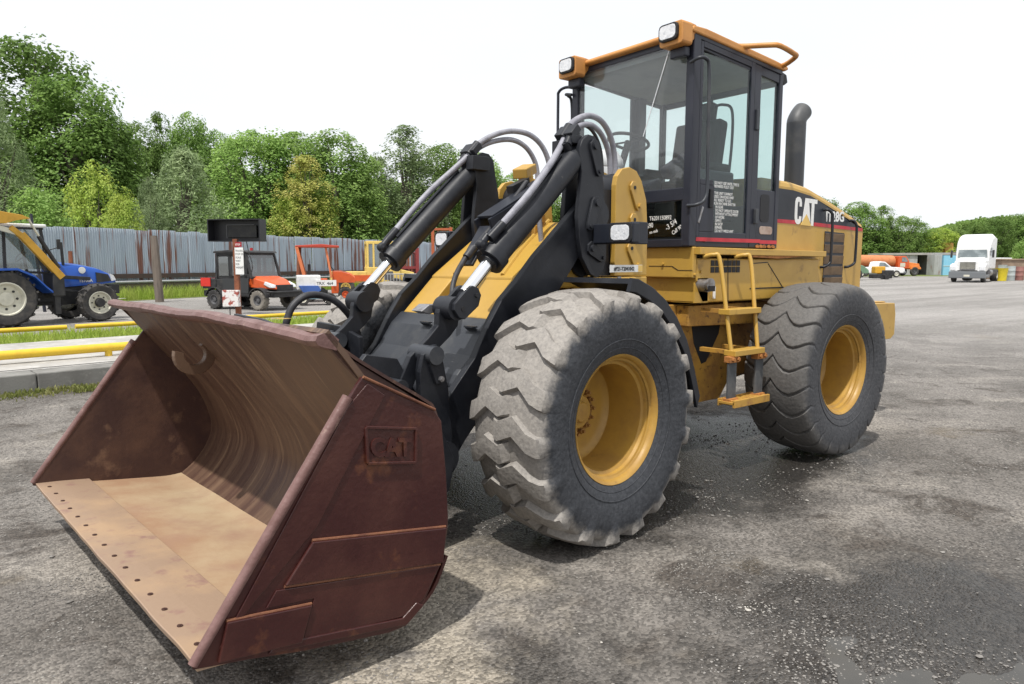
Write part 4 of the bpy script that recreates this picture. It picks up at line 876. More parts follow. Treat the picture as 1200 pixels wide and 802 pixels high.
# ================================================================== THE YARD BEHIND
concrete = mat('pale_concrete', (.40, .385, .36), (.29, .28, .26), 1.6, .4, .65, .85, bump=.12, bs=40, c3=(.50, .49, .47), s3=6, lo3=.55, hi3=.7)
concrete_side = mat('weathered_concrete', (.22, .215, .20), (.14, .135, .125), 2.5, .4, .65, .9, bump=.12, c3=(.28, .27, .25), s3=9)
pipe_y = mat('yellow_pipe_paint', (.70, .47, .03), (.62, .38, .03), 6, .5, .7, .45, c3=(.35, .15, .05), s3=20, lo3=.68, hi3=.74)
rustm = mat('rusty_steel', (.22, .075, .035), (.12, .045, .03), 8, rough=.8, bump=.1)
def yard(t, n): k = .7071; return (k*t-k*n, k*t+k*n)          # t along the weigh deck, n across it
def YW(t, n, z=0): return W(*yard(t, n), z)
YR = HD(.7071, .7071)
# weigh deck: kerb wall, platform, far wall
def slab(nm, t0, t1, n0, n1, z0, z1, m_, bev=.01):
    q = MB(); q.box((t0, n0, z0), (t1, n1, z1)); o = part(nm, q, m_, None, bev=bev); o.location = W(0, 0); o.rotation_euler = (0, 0, YR); return o
# local frame: x along t, y across n (left of heading)
wd = thing('weigh_deck', 'long low concrete truck scale deck behind the bucket, edged with yellow pipes', 'truck scale', W(0, 0), YR)
for k in range(9):
    q = MB(); q.box((-24+3.7*k, 10.15, -.1), (-24+3.7*k+3.69, 10.50, .215)); part('kerb_block', q, concrete_side, wd, bev=.015)
for k in range(8):
    q = MB(); q.box((-24+4.16*k, 10.53, -.1), (-24+4.16*k+4.15, 11.9, .222)); part('deck_panel', q, concrete, wd, bev=.01)
    q = MB(); q.box((-24+4.16*k, 11.91, -.1), (-24+4.16*k+4.15, 14.2, .218)); part('deck_panel', q, concrete, wd, bev=.01)
q = MB(); q.box((-24, 10.40, .10), (9.3, 10.56, .205)); part('joint_strip', q, rubber_seal, wd)
q = MB(); q.box((-24, 10.56, .10), (9.3, 10.60, .2255)); part('joint_strip', q, rubber_seal, wd)
def pipe_rail(lab, n, z, r_, t0, t1, posts, zg, cat='pipe rail'):
    t = thing('pipe_rail', lab, cat, W(0, 0), YR, 'yellow pipe rails along the weigh deck')
    q = MB(); q.cyl((t0, n, z), (t1, n, z), r_, n=16); part('rail_pipe', q, pipe_y, t)
    for p_ in posts: q = MB(); q.cyl((p_, n, zg), (p_, n, z), r_*.8, n=10); part('rail_post', q, rustm if zg < .1 else pipe_y, t)
pipe_rail('thick yellow pipe lying along the near side of the concrete deck', 11.28, .345, .062, -24, 8.8, [-22, -17, -12, -7, -2, 3, 8], .2)
for lab, t0, t1, ps in (('yellow pipe rail in the grass in front of the blue tractor, left of the gap', -22, 3.52, [-18, -12, -6, 0, 2.4]),
                        ('yellow pipe rail in the grass behind the bucket, right of the gap', 3.67, 13.5, [5.6, 9.5, 12.5])):
    pipe_rail(lab, 15.9, .305, .045, t0, t1, ps, -.02)

# grass verge and lot beyond
def sheet(nm, pts, z, m_): q = MB(); q.add([tuple(W(r_, d, z)) for r_, d in pts], [tuple(range(len(pts)))]); return struct(nm, q, m_)
grass_g = mat('grass_soil', (.10, .14, .025), (.16, .18, .05), 2.5, .4, .65, .95, bump=.3, bs=14, c3=(.20, .17, .09), s3=1.2, lo3=.6, hi3=.7)
sheet('grass_verge', [yard(-26, 14.25), yard(15, 14.25), yard(19, 17.4), yard(-26, 17.4)], -.004, grass_g)
FA, FB = Vector((-23.0, 21.0)), Vector((-1.5, 61.9)); fd = (FB-FA).normalized(); fn = Vector((fd.y, -fd.x))     # fence line; fn points to the yard side
def FP(a, o): p = FA+fd*a+fn*o; return (p.x, p.y)
sheet('fence_verge', [FP(-3, -3), FP(46, -3), FP(46, .9), FP(30, 1.0), FP(19, 2.4), FP(9, 3.0), FP(-3, 3.2)], .000, grass_g)
def grass(nm, lab, sampler, n, h0, h1, m_, seed):
    q = MB(); r2 = random.Random(seed); vs = []; fs = []
    for _ in range(n):
        p = sampler(r2); h = h0+(h1-h0)*r2.random()**2; a = r2.random()*6.28; wd_ = .006+.010*r2.random(); l = h*r2.uniform(.1, .6); b = r2.random()*6.28
        v = Vector((p[0], p[1], -.01)); s_ = Vector((math.cos(a), math.sin(a), 0))*wd_; k = len(vs)
        m1 = v+Vector((math.cos(b)*l*.35, math.sin(b)*l*.35, h*.6)); tp = v+Vector((math.cos(b)*l, math.sin(b)*l, h))
        vs += [v-s_, v+s_, m1+s_*.7, m1-s_*.7, tp]; fs += [(k, k+1, k+2, k+3), (k+3, k+2, k+4)]
    q.add(vs, fs); return stuff(tag(part(nm, q, m_, None, fix=False), lab, 'grass'))
leafy = lambda nm, c, c2, s=1.5, tr=.35: leaf_mat(nm, c, c2, s, tr)
def leaf_mat(nm, c, c2, s=1.5, tr=.35, rv=.25):
    m, t, b = nodes(nm); L = t.links.new; N = t.nodes.new
    g = N('ShaderNodeNewGeometry'); n = N('ShaderNodeTexNoise'); n.inputs['Scale'].default_value = s; n.inputs['Detail'].default_value = 4; L(g.outputs['Position'], n.inputs[0])
    r_ = N('ShaderNodeMapRange'); r_.inputs[1].default_value = .35; r_.inputs[2].default_value = .65; L(n.outputs[0], r_.inputs[0])
    x = N('ShaderNodeMix'); x.data_type = 'RGBA'; x.inputs[6].default_value = (*c, 1); x.inputs[7].default_value = (*c2, 1); L(r_.outputs[0], x.inputs[0])
    oi = N('ShaderNodeObjectInfo'); h = N('ShaderNodeHueSaturation'); vr = N('ShaderNodeMapRange'); vr.inputs[3].default_value = 1-rv; vr.inputs[4].default_value = 1+rv; L(oi.outputs['Random'], vr.inputs[0]); L(vr.outputs[0], h.inputs['Value'])
    ri = N('ShaderNodeMapRange'); ri.inputs[3].default_value = .82; ri.inputs[4].default_value = 1.18; L(g.outputs['Random Per Island'], ri.inputs[0])
    mu = N('ShaderNodeMath'); mu.operation = 'MULTIPLY'; L(ri.outputs[0], mu.inputs[0]); L(vr.outputs[0], mu.inputs[1]); L(mu.outputs[0], h.inputs['Value'])
    L(x.outputs[2], h.inputs['Color']); L(h.outputs[0], b.inputs['Base Color']); b.inputs['Roughness'].default_value = .6; b.inputs['Specular IOR Level'].default_value = .25
    tl = N('ShaderNodeBsdfTranslucent'); L(h.outputs[0], tl.inputs[0]); ms = N('ShaderNodeMixShader'); ms.inputs[0].default_value = tr
    L(b.outputs[0], ms.inputs[1]); L(tl.outputs[0], ms.inputs[2]); L(ms.outputs[0], t.nodes['Material Output'].inputs[0]); return m
blade = leaf_mat('grass_blade', (.30, .42, .06), (.42, .48, .12), 1.2, .45)
def s1(r2):
    while True:
        t, n = r2.uniform(-14, 14), r2.uniform(14.25, 17.6)
        if t > -2-0: return tuple(W(*yard(t, n)))[:2]
        if r2.random() < .5: return tuple(W(*yard(t, n)))[:2]
grass('grass', 'green grass strip growing between the concrete deck and the parked machines', s1, 42000, .05, .26, blade, 3)
grass('grass', 'overgrown green weeds along the foot of the corrugated fence', lambda r2: (lambda a: tuple(W(*FP(a, .15+r2.random()**1.2*(3.0-a*.06))))[:2])(r2.uniform(-2, 32)), 32000, .12, .65, blade, 4)
def s2(r2):
    t = r2.uniform(-9, 4.5); n = 10.13-abs(r2.gauss(0, .20)); return tuple(W(*yard(t, n)))[:2] if noise.noise(Vector((t*1.3, n*2, 0))) > -.12 else tuple(W(*yard(2.2+r2.random()*1.2, 10.0-r2.random()*.3)))[:2]
grass('grass', 'sparse short grass tufts at the foot of the grey kerb wall', s2, 9000, .015, .075, leaf_mat('short_grass', (.17, .20, .05), (.26, .25, .10), 3, .3), 5)

# ---- corrugated fence: one sheet per panel
def sheet_mat():
    m, t, b = nodes('galvanised_sheet'); L = t.links.new; N = t.nodes.new
    tc = N('ShaderNodeTexCoord'); oi = N('ShaderNodeObjectInfo'); mp = N('ShaderNodeMapping'); mp.inputs['Scale'].default_value = (5, 5, .35); L(tc.outputs['Object'], mp.inputs[0])
    cx = N('ShaderNodeCombineXYZ'); ml = N('ShaderNodeMath'); ml.operation = 'MULTIPLY'; ml.inputs[1].default_value = 57; L(oi.outputs['Random'], ml.inputs[0]); L(ml.outputs[0], cx.inputs[0]); L(cx.outputs[0], mp.inputs['Location'])
    n = N('ShaderNodeTexNoise'); n.inputs['Scale'].default_value = 1.0; n.inputs['Detail'].default_value = 6; L(mp.outputs[0], n.inputs[0])
    ad = N('ShaderNodeMath'); ad.operation = 'MULTIPLY_ADD'; L(oi.outputs['Random'], ad.inputs[0]); ad.inputs[1].default_value = .16; L(n.outputs[0], ad.inputs[2])
    r_ = N('ShaderNodeMapRange'); r_.inputs[1].default_value = .635; r_.inputs[2].default_value = .72; L(ad.outputs[0], r_.inputs[0])
    n2 = N('ShaderNodeTexNoise'); n2.inputs['Scale'].default_value = .9; n2.inputs['Detail'].default_value = 5; L(mp.outputs[0], n2.inputs[0])
    x = N('ShaderNodeMix'); x.data_type = 'RGBA'; x.inputs[6].default_value = (.31, .375, .44, 1); x.inputs[7].default_value = (.46, .52, .58, 1); L(n2.outputs[0], x.inputs[0])
    y = N('ShaderNodeMix'); y.data_type = 'RGBA'; y.inputs[7].default_value = (.20, .095, .07, 1); L(r_.outputs[0], y.inputs[0]); L(x.outputs[2], y.inputs[6]); L(y.outputs[2], b.inputs['Base Color'])
    b.inputs['Roughness'].default_value = .55; b.inputs['Metallic'].default_value = .15; return m
fm = sheet_mat()
fence = thing('corrugated_fence', 'tall grey corrugated metal fence with rust streaks across the back of the yard', 'fence', W(FA.x, FA.y), HD(fd.x, fd.y))
q = MB(); NW = 28; vs = []
for i in range(NW+1):
    x = .72*i/NW; y = .022*math.sin(2*PI*x/.103)
    vs += [(x, y, 0), (x, y, 3.05)]
q.add(vs, [(2*i, 2*i+2, 2*i+3, 2*i+1) for i in range(NW)], True); s0 = None
FL_ = (FB-FA).length; rf = random.Random(12)
for k in range(int(FL_/.70)):
    m_ = Matrix.Translation((k*.70, rf.uniform(-.012, .012)+(.012 if k % 2 else -.012), rf.uniform(-.05, .04))) @ Matrix.Rotation(rf.uniform(-.006, .006), 4, 'Y')
    s0 = part('metal_sheet', q, fm, fence, mtx=m_, fix=False) if s0 is None else again(s0, fence, mtx=m_)
wood = mat('weathered_wood', (.17, .14, .115), (.10, .085, .07), 6, rough=.9, bump=.2, stretch=(1, 1, .2))
gr = thing('guard_rail', 'dark horizontal rail with a pale pipe under it running along the fence', 'guard rail', W(FA.x, FA.y), HD(fd.x, fd.y))
q = MB(); q.box((0, -.30, .86), (FL_, -.12, 1.06)); part('rail_beam', q, mat('dark_rail', (.06, .045, .04), (.11, .06, .045), 3, rough=.8), gr)
q = MB(); q.cyl((0, -.26, .70), (FL_, -.26, .70), .06, n=10); part('rail_pipe', q, mat('pale_pipe', (.40, .41, .42), rough=.5), gr)
q = MB(); q.box((0, -.16, 0), (FL_, -.13, .62)); part('kick_board', q, wood, gr)
def lone_post(nm, lab, r_, d, h, rad, m_, lean=0, n=9):
    q = MB(); q.cyl((0, 0, -.05), (lean, 0, h*.55), rad, rad*.93, n, True); q.cyl((lean, 0, h*.55), (lean*1.7, .02, h), rad*.93, rad*.8, n, True)
    o = part(nm, q, m_, None); o.location = W(r_, d); o.rotation_euler = (0, 0, HD(1, 0)); return tag(o, lab, 'post')
lone_post('wooden_post', 'leaning weathered wooden post in front of the corrugated fence', -14.15, 28.2, 2.62, .17, wood, -.06)
lone_post('rusty_post', 'short rusty steel stub standing before the fence beside the blue tractor', -17.0, 27.2, 2.0, .09, rustm)
lone_post('dark_pole', 'thin dark pole leaning against the fence above the blue tractor', -15.0, 22.5, 3.1, .05, cabgrey, -.13)
lone_post('rusty_post', 'rusty upright steel post between the utility vehicle and the orange tractor', -8.85, 29.0, 2.25, .10, rustm, .08)

# ---- trees
def build_tree(kind, h, wdt, seed, nleaf, ls):
    """crown and trunk meshes; kinds: maple, airy, conifer, bush"""
    r2 = random.Random(seed); blobs = []
    if kind == 'maple':
        for k in range(52):
            z = h*(.12+.82*r2.random()); rad = wdt*.5*math.sqrt(max(.05, 1-((z/h-.48)/.56)**2)); a = r2.random()*6.28; q_ = r2.random()**.45*.86
            blobs.append((Vector((rad*q_*math.cos(a), rad*q_*math.sin(a), z)), wdt*r2.uniform(.085, .155)))
    elif kind == 'airy':
        for k in range(46):
            z = h*(.15+.83*r2.random()); rad = wdt*.5*(1.05-z/h)**.6; a = r2.random()*6.28; q_ = r2.random()**.6
            blobs.append((Vector((rad*q_*math.cos(a), rad*q_*math.sin(a), z)), wdt*r2.uniform(.05, .12)))
    elif kind == 'conifer':
        for k in range(60):
            z = h*(.06+.92*r2.random()**.9); rad = wdt*.5*(1-(z/h)**1.6)+.1; a = r2.random()*6.28; q_ = r2.random()**.4
            blobs.append((Vector((rad*q_*math.cos(a), rad*q_*math.sin(a), z)), wdt*r2.uniform(.06, .12)))
    else:
        for k in range(16):
            z = h*(.1+.75*r2.random()); rad = wdt*.5*math.sqrt(max(.1, 1-(z/h)**2)); a = r2.random()*6.28; q_ = r2.random()**.5*.8
            blobs.append((Vector((rad*q_*math.cos(a), rad*q_*math.sin(a), z)), wdt*r2.uniform(.12, .2)))
    tot = sum(b[1]**2 for b in blobs); vs = []; fs = []
    def leaf(p, d):
        if p.z < .25: p.z = .25+r2.random()*.4
        n_ = (d+Vector((r2.uniform(-1, 1), r2.uniform(-1, 1), r2.uniform(.0, 1.9)))).normalized(); a = n_.orthogonal().normalized(); a = Matrix.Rotation(r2.random()*6.28, 3, n_) @ a; b = n_.cross(a)
        s_ = ls*r2.uniform(.6, 1.3); k = len(vs)
        if kind == 'conifer': vs.extend([p-a*s_*1.4, p+b*s_*.22, p+a*s_*1.4, p-b*s_*.22])
        else: vs.extend([p-a*s_, p-b*s_*.6, p+a*s_, p+b*s_*.6])
        fs.append((k, k+1, k+2, k+3))
    def prof(t):                       # crown half width against height 0..1
        if kind == 'maple': return math.sqrt(max(0, 1-abs((t-.42)/.56)**2.2))
        if kind == 'airy': return math.sqrt(max(0, 1-abs((t-.40)/.60)**1.9))
        if kind == 'conifer': return (1-t**1.9)
        return math.sqrt(max(0, 1-t**2.4))
    off = Vector((seed*3.1, seed*1.7, 0)); zmin = {'maple': .08, 'airy': .10, 'conifer': .03, 'bush': .0}[kind]; want = int(nleaf*.62); made = 0; tries = 0
    while made < want and tries < want*6:
        tries += 1; t = zmin+(1-zmin)*r2.random(); pr_ = prof(t)
        if pr_ < .02 or r2.random() > pr_+.12: continue
        a = r2.random()*6.28; dirv = Vector((math.cos(a), math.sin(a), 0)); z = t*h
        lob = 1+.30*noise.noise(Vector((dirv.x*1.6, dirv.y*1.6, z*.55))+off)+.16*noise.noise(Vector((dirv.x*4, dirv.y*4, z*1.5))+off)
        rr_ = (r2.random()**.38)*pr_*wdt*.46*lob; p = Vector((dirv.x*rr_, dirv.y*rr_, z*(.96+.04*lob)))
        if noise.noise(p*(1.1 if kind != 'airy' else 1.5)+off) < -.05+(.10 if kind == 'airy' else 0): continue      # open gaps
        leaf(p, dirv*.8+Vector((0, 0, .3+t))); made += 1
    for c, rad in blobs:
        rad = min(rad, max(.05, (h-c.z)*.9+.12))
        for _ in range(int(nleaf*.38*rad*rad/tot)):
            d = Vector((r2.gauss(0, 1), r2.gauss(0, 1), r2.gauss(0, 1)*.8)).normalized()
            sprig = .75+.5*noise.noise(c*3+d*2.2); leaf(c+d*rad*(r2.random()**.35)*sprig*1.1, d)
    cm_ = MB(); cm_.add(vs, fs); tr = MB()
    tr.tube([(0, 0, -.2), (.05*wdt*r2.uniform(-1, 1), .03*wdt, h*.3), (.04*wdt*r2.uniform(-1, 1), 0, h*.62)], wdt*.022+.04, 8, 3)
    for k in range(22):
        b_ = blobs[r2.randrange(len(blobs))][0]; z0 = min(b_.z*.75, h*.6)*r2.uniform(.5, .9); tr.cyl((0, 0, z0), b_, wdt*.010+.02, .012, 6, False)
    return cm_.mesh('crown', False), tr.mesh('trunk', False)
bark = mat('bark', (.10, .085, .07), (.16, .14, .12), 8, rough=.95, bump=.2, stretch=(1, 1, .3))
LM = {'maple': leaf_mat('maple_leaves', (.155, .265, .062), (.235, .36, .09), .6, .45), 'maple2': leaf_mat('broad_leaves', (.19, .31, .075), (.27, .39, .11), .7, .45), 'lime': leaf_mat('yellow_green_leaves', (.30, .42, .07), (.40, .48, .10), 1.2, .4),
      'gold': leaf_mat('golden_leaves', (.36, .42, .09), (.48, .44, .14), .9, .4), 'grey': leaf_mat('grey_green_leaves', (.21, .29, .13), (.28, .36, .17), .8, .4), 'conifer': leaf_mat('needle_leaves', (.20, .27, .13), (.27, .34, .17), .8, .35)}
TPL = {}
def tree_mesh(key):
    kind, h, wdt, seed, n_, ls = key
    if key not in TPL: TPL[key] = build_tree(*key)
    return TPL[key]
MAPLES = [('maple', 10, 7, sd, 22000, .105) for sd in (1, 2, 3, 4)]
AIRY = [('airy', 10, 5.5, sd, 14000, .085) for sd in (11, 12)]
CONI = [('conifer', 10, 9, sd, 17000, .13) for sd in (21, 22)]
BUSH = [('bush', 5, 5, sd, 9000, .085) for sd in (31, 32)]
def tree(u, vtop, d, wpx, key, leaf, lab, group='trees beyond the fence', cat='tree', zlow=0):
    """u, vtop: direction and elevation of the top as seen from the lot; all else is metres"""
    k = 822.12; r_ = (u-600)/k*d; h = (308.7-vtop)/k*d*1.006+1.57; wd_ = wpx/k*d*(1.16 if key[0] != 'airy' and group.startswith('trees beyond') and leaf not in ('lime', 'gold') else 1)
    cm_, tm_ = tree_mesh(key); H0, W0 = key[1], key[2]
    t = thing(key[0]+'_tree' if key[0] in ('maple', 'conifer') else ('bush' if key[0] == 'bush' else 'slender_tree'), lab, cat if key[0] != 'bush' else 'bush', W(r_, d, zlow), rnd.random()*6.28, group)
    t.scale = (wd_/W0, wd_/W0, (h-zlow)/H0)
    ck = 'c'+str(key)+leaf
    me = TPL.get(ck)
    if me is None: me = cm_.copy(); me.materials.append(LM[leaf]); TPL[ck] = me
    if not tm_.materials: tm_.materials.append(bark)
    part('crown', me, None, t); part('trunk', tm_, None, t)
T_ = [
 (-45, 80, 50, 150, MAPLES[0], 'maple', 'tall dark green maple at the far left edge, mostly out of the picture'),
 (38, 56, 52, 165, MAPLES[1], 'maple', 'tallest dark green maple, topmost crown at the far left'),
 (100, 95, 50, 130, MAPLES[2], 'maple', 'broad maple just right of the tallest one, above the blue tractor'),
 (140, 140, 52, 80, MAPLES[3], 'maple', 'lower shoulder of dark maple sloping down toward the fence'),
 (8, 108, 41, 110, CONI[0], 'grey', 'feathery grey green tree in front of the tall maple at the left edge'),
 (-40, 130, 40, 100, CONI[1], 'grey', 'feathery grey green tree cut by the left edge'),
 (60, 215, 38, 90, BUSH[0], 'maple2', 'dark bush between the grey green tree and the lime green one'),
 (120, 193, 36, 78, BUSH[1], 'lime', 'small bright yellow green tree behind the fence, above the tractor bonnet'),
 (152, 222, 35, 60, BUSH[0], 'lime', 'small light green bush beside the bright yellow green tree'),
 (168, 146, 58, 66, MAPLES[0], 'maple2', 'slender pointed tree, first of three peaks above the grey conifer'),
 (198, 140, 60, 58, AIRY[0], 'maple', 'slender pointed tree, middle of three peaks above the grey conifer'),
 (232, 136, 60, 56, MAPLES[2], 'maple', 'slender pointed tree, tallest of the three peaks'),
 (262, 156, 62, 60, MAPLES[3], 'maple', 'thin tree right of the three peaks'),
 (222, 176, 42, 130, CONI[1], 'conifer', 'wide soft grey green conifer behind the fence left of the dark display box'),
 (182, 210, 39, 60, CONI[0], 'conifer', 'small grey green conifer left of the wide one'),
 (305, 156, 50, 110, MAPLES[3], 'maple2', 'round leafy green tree above the dark display box'),
 (352, 158, 52, 100, MAPLES[1], 'maple', 'dark green maple with a ragged top behind the golden tree'),
 (398, 156, 50, 115, MAPLES[0], 'maple2', 'big round green tree above the orange tractor'),
 (425, 205, 50, 70, BUSH[1], 'maple', 'dark low tree right of the golden green one'),
 (362, 188, 46, 86, AIRY[0], 'gold', 'golden yellow green young tree behind the fence above the utility vehicle'),
 (345, 225, 46, 62, BUSH[0], 'lime', 'lime green foliage at the foot of the golden tree'),
 (382, 228, 47, 50, BUSH[1], 'lime', 'lime green bush at the right foot of the golden tree'),
 (478, 154, 56, 105, AIRY[1], 'grey', 'tall airy grey green tree with open twiggy crown behind the far lift arm'),
 (447, 190, 54, 80, AIRY[0], 'grey', 'lower airy tree left of the tall twiggy one'),
 (522, 172, 60, 90, MAPLES[0], 'maple2', 'light green tree behind the far tilt cylinder'),
 (470, 235, 55, 70, BUSH[0], 'maple2', 'green bush above the yellow cab machine'),
 (562, 182, 66, 70, MAPLES[2], 'maple2', 'green tree seen between the two tilt levers'),
 (600, 205, 68, 60, MAPLES[3], 'maple2', 'green tree behind the hoses and the yellow centre post'),
 (642, 225, 70, 70, MAPLES[0], 'maple', 'green tree seen under the near tilt cylinder'),
 (700, 262, 70, 90, MAPLES[1], 'maple2', 'low tree behind the front of the cab'),
 (780, 268, 75, 90, MAPLES[2], 'maple', 'low tree seen through the cab glass'),
 (860, 262, 80, 90, MAPLES[3], 'maple2', 'low tree behind the rear of the cab'),
]
for a in T_: tree(*a)
RT = [(948, 231, 98, 70, MAPLES[1], 'maple2', 'tree top just showing above the engine hood'),
 (1000, 238, 97, 70, MAPLES[2], 'maple', 'green tree just right of the engine hood, tallest of that row'),
 (1030, 244, 98, 52, AIRY[0], 'maple2', 'airy green tree above the green truck'),
 (1052, 254, 97, 50, MAPLES[3], 'maple2', 'green tree above the white pickup'),
 (1075, 263, 98, 46, AIRY[1], 'maple2', 'light green tree above the orange tank truck cab'),
 (1098, 268, 97, 46, MAPLES[0], 'lime', 'yellowish green tree above the light blue container'),
 (1118, 270, 99, 42, MAPLES[1], 'maple2', 'pale green tree left of the white truck'),
 (1140, 262, 100, 46, MAPLES[2], 'maple', 'green tree directly behind the white truck roof'),
 (1160, 255, 104, 50, MAPLES[3], 'maple', 'dark tree behind the right side of the white truck'),
 (1182, 252, 108, 50, MAPLES[0], 'maple', 'dark green tree right of the white truck'),
 (1204, 249, 106, 52, MAPLES[1], 'maple', 'dark green tree at the right edge'),
 (1232, 246, 104, 60, MAPLES[2], 'maple', 'tree just beyond the right edge'),
 (1195, 282, 84, 36, BUSH[0], 'maple2', 'light green bush above the yard clutter at the right edge')]
for a in RT: tree(*a, group='trees along the far side of the lot')
# wooded ground behind both rows, one mass
def wood_mass(nm, lab, segs, n, ls, leaf, seed):
    r2 = random.Random(seed); vs = []; fs = []
    for (r0, d0, h0), (r1, d1, h1), sh in segs:
        for _ in range(int(n*sh)):
            t = r2.random(); r_, d = r0+(r1-r0)*t, d0+(d1-d0)*t; h = (h0+(h1-h0)*t)*(1+.14*noise.noise(Vector((r_*.16, 3, seed)))+.07*noise.noise(Vector((r_*.6, 9, seed))))
            z = h*r2.random()**.75; dd = r2.random()*3+1.6*noise.noise(Vector((r_*.35, z*.35, 4)))+1.5*z/h
            p = W(r_+r2.uniform(-.4, .4), d+dd, z); n_ = Vector((r2.gauss(0, 1), r2.gauss(0, 1), r2.gauss(.5, 1))).normalized(); a = n_.orthogonal().normalized(); b = n_.cross(a); s_ = ls*r2.uniform(.6, 1.3); k = len(vs)
            vs += [p-a*s_, p-b*s_*.6, p+a*s_, p+b*s_*.6]; fs.append((k, k+1, k+2, k+3))
    q = MB(); q.add(vs, fs); stuff(tag(part(nm, q, LM[leaf], None, fix=False), lab, 'woods'))
wood_mass('woodland', 'dense green woods filling in behind the trees on the left', [((-45, 44, 11), (-26, 60, 11), .25), ((-26, 60, 10), (-12, 62, 9), .3), ((-12, 62, 9.5), (8, 70, 6), .3), ((8, 70, 6), (34, 86, 5), .15)], 90000, .20, 'maple', 5)
wood_mass('woodland', 'dense green wooded rise beyond the lot on the right', [((30, 96, 7.5), (62, 100, 5.6), .4), ((62, 102, 6.0), (78, 118, 8.8), .3), ((78, 118, 8.8), (100, 125, 10), .3)], 70000, .26, 'maple2', 6)
print('trees')

# ================================================================== PARKED MACHINES
def paint(nm, c, rough=.35): return mat(nm, c, tuple(v*.7 for v in c), 4, .5, .75, rough, bump=.01)
blue_p = paint('blue_paint', (.012, .085, .42)); orange_p = paint('orange_paint', (.62, .10, .022)); white_p = paint('white_paint', (.78, .78, .77)); blk = mat('machine_black', (.018, .018, .02), (.05, .048, .045), 6, rough=.6)
tyre_d = mat('old_tyre', (.035, .034, .034), (.10, .09, .08), 5, .45, .7, rough=.85, bump=.2); tyre_p = mat('muddy_tyre', (.22, .20, .17), (.12, .11, .10), 6, rough=.9, bump=.2)
cream = paint('cream_rim', (.62, .60, .50), .5); grey_rim = paint('grey_rim', (.10, .10, .105), .5); boom_y = paint('boom_yellow', (.55, .30, .03), .5); plate_w = mat('worn_white_box', (.72, .70, .68), (.34, .08, .06), 5, .52, .58, rough=.6)
dark_glass = glass('vehicle_glass', (.55, .62, .62), .12, .10)
def round_wheel(par, x, y, R_, w_, rimr, out, rim_m, ty=tyre_d, lugs=0):
    """wheel of a parked vehicle: tyre with rim under it; out=+1 when its outside faces +y"""
    q = MB(); q.lathe([(rimr*.98, -w_*.42), (rimr*1.15, -w_*.48), (R_*.90, -w_*.5), (R_*.975, -w_*.38), (R_, -w_*.15), (R_, w_*.15), (R_*.975, w_*.38), (R_*.90, w_*.5), (rimr*1.15, w_*.48), (rimr*.98, w_*.42)], 36)
    for k in range(lugs):
        for sd in (1, -1):
            a = 2*PI*(k+(.5 if sd < 0 else 0))/lugs; c_, s_ = math.cos(a), math.sin(a); a2 = a+.10*20/lugs; c2, s2 = math.cos(a2), math.sin(a2)
            q.beam((R_*c_, sd*w_*.02, R_*s_), (R_*.985*c2, sd*w_*.49, R_*.985*s2), R_*.07, R_*.07, up=(c_, 0, s_))
    t = part('wheel', q, ty, par); t.location = (x, y, R_)
    q = MB(); q.lathe([(rimr, w_*.44*out), (rimr*.93, w_*.45*out), (rimr*.88, w_*.36*out), (rimr*.80, w_*.22*out), (rimr*.42, w_*.14*out), (rimr*.40, w_*.30*out), (rimr*.15, w_*.33*out), (0, w_*.34*out)], 28); part('rim', q, rim_m, t)
    if R_ < .3: return t
    q = MB(); q.cyl((0, w_*.18*out, 0), (0, w_*.21*out, 0), rimr*.075, n=8); s1_ = None
    for k in range(8): a = 2*PI*k/8; lc = (rimr*.6*math.cos(a), 0, rimr*.6*math.sin(a)); s1_ = part('rim_slot', q, blk, t, mtx=Matrix.Translation(lc)) if s1_ is None else again(s1_, t, loc=lc)
    return t
def flipq(par, x, y, R_, w_, rimr, rim_m, ty=tyre_d, lugs=0): return round_wheel(par, x, y, R_, w_, rimr, 1 if y > 0 else -1, rim_m, ty, lugs)

# blue farm tractor with a yellow mowing boom
tr = thing('farm_tractor', 'blue farm tractor with cream wheel rims and a yellow boom arm at the left edge', 'tractor', W(-13.06, 17.55), HD(1.2, 1.8))
for y in (-.85, .85):
    flipq(tr, 0, y, .685, .42, .41, cream, lugs=22); flipq(tr, 2.17, y, .50, .34, .30, cream, lugs=18); hb = MB(); hb.cyl((2.17, y+(.10 if y > 0 else -.10), .5), (2.17, y+(.19 if y > 0 else -.19), .5), .13, .11, 18); part('wheel_hub', hb, blk, tr)
q = MB(); rings = []
for x, hw, zb, zt in ((1.35, .34, .95, 1.55), (1.6, .36, .92, 1.56), (2.1, .36, .95, 1.50), (2.55, .34, .98, 1.40), (2.85, .31, 1.0, 1.26), (2.98, .25, 1.02, 1.14)):
    rings.append([(x, -hw, zb), (x, -hw, zt-.14), (x, -hw*.8, zt-.03), (x, 0, zt+.02), (x, hw*.8, zt-.03), (x, hw, zt-.14), (x, hw, zb)])
q.loft(rings); part('bonnet', q, blue_p, tr)
q = MB(); q.prism([(2.42, 1.02), (2.40, 1.30), (2.72, 1.24), (2.80, 1.06)], -.372, .372); part('side_grille', q, blk, tr)
q = MB(); q.lathe([(0, -.375), (.09, -.375)], 16, 'y', (2.05, 0, 1.36)); q.lathe([(.09, -.375), (.09, -.36)], 16, 'y', (2.05, 0, 1.36)); part('round_badge', q, white_p, tr)
m_ = text_mesh('TS100A', .11, .002, .002, 1.0); m_.transform(Matrix(((1, 0, 0, 1.95), (0, 0, -1, -.368), (0, 1, 0, 1.04), (0, 0, 0, 1)))); part('model_lettering', m_, white, tr)
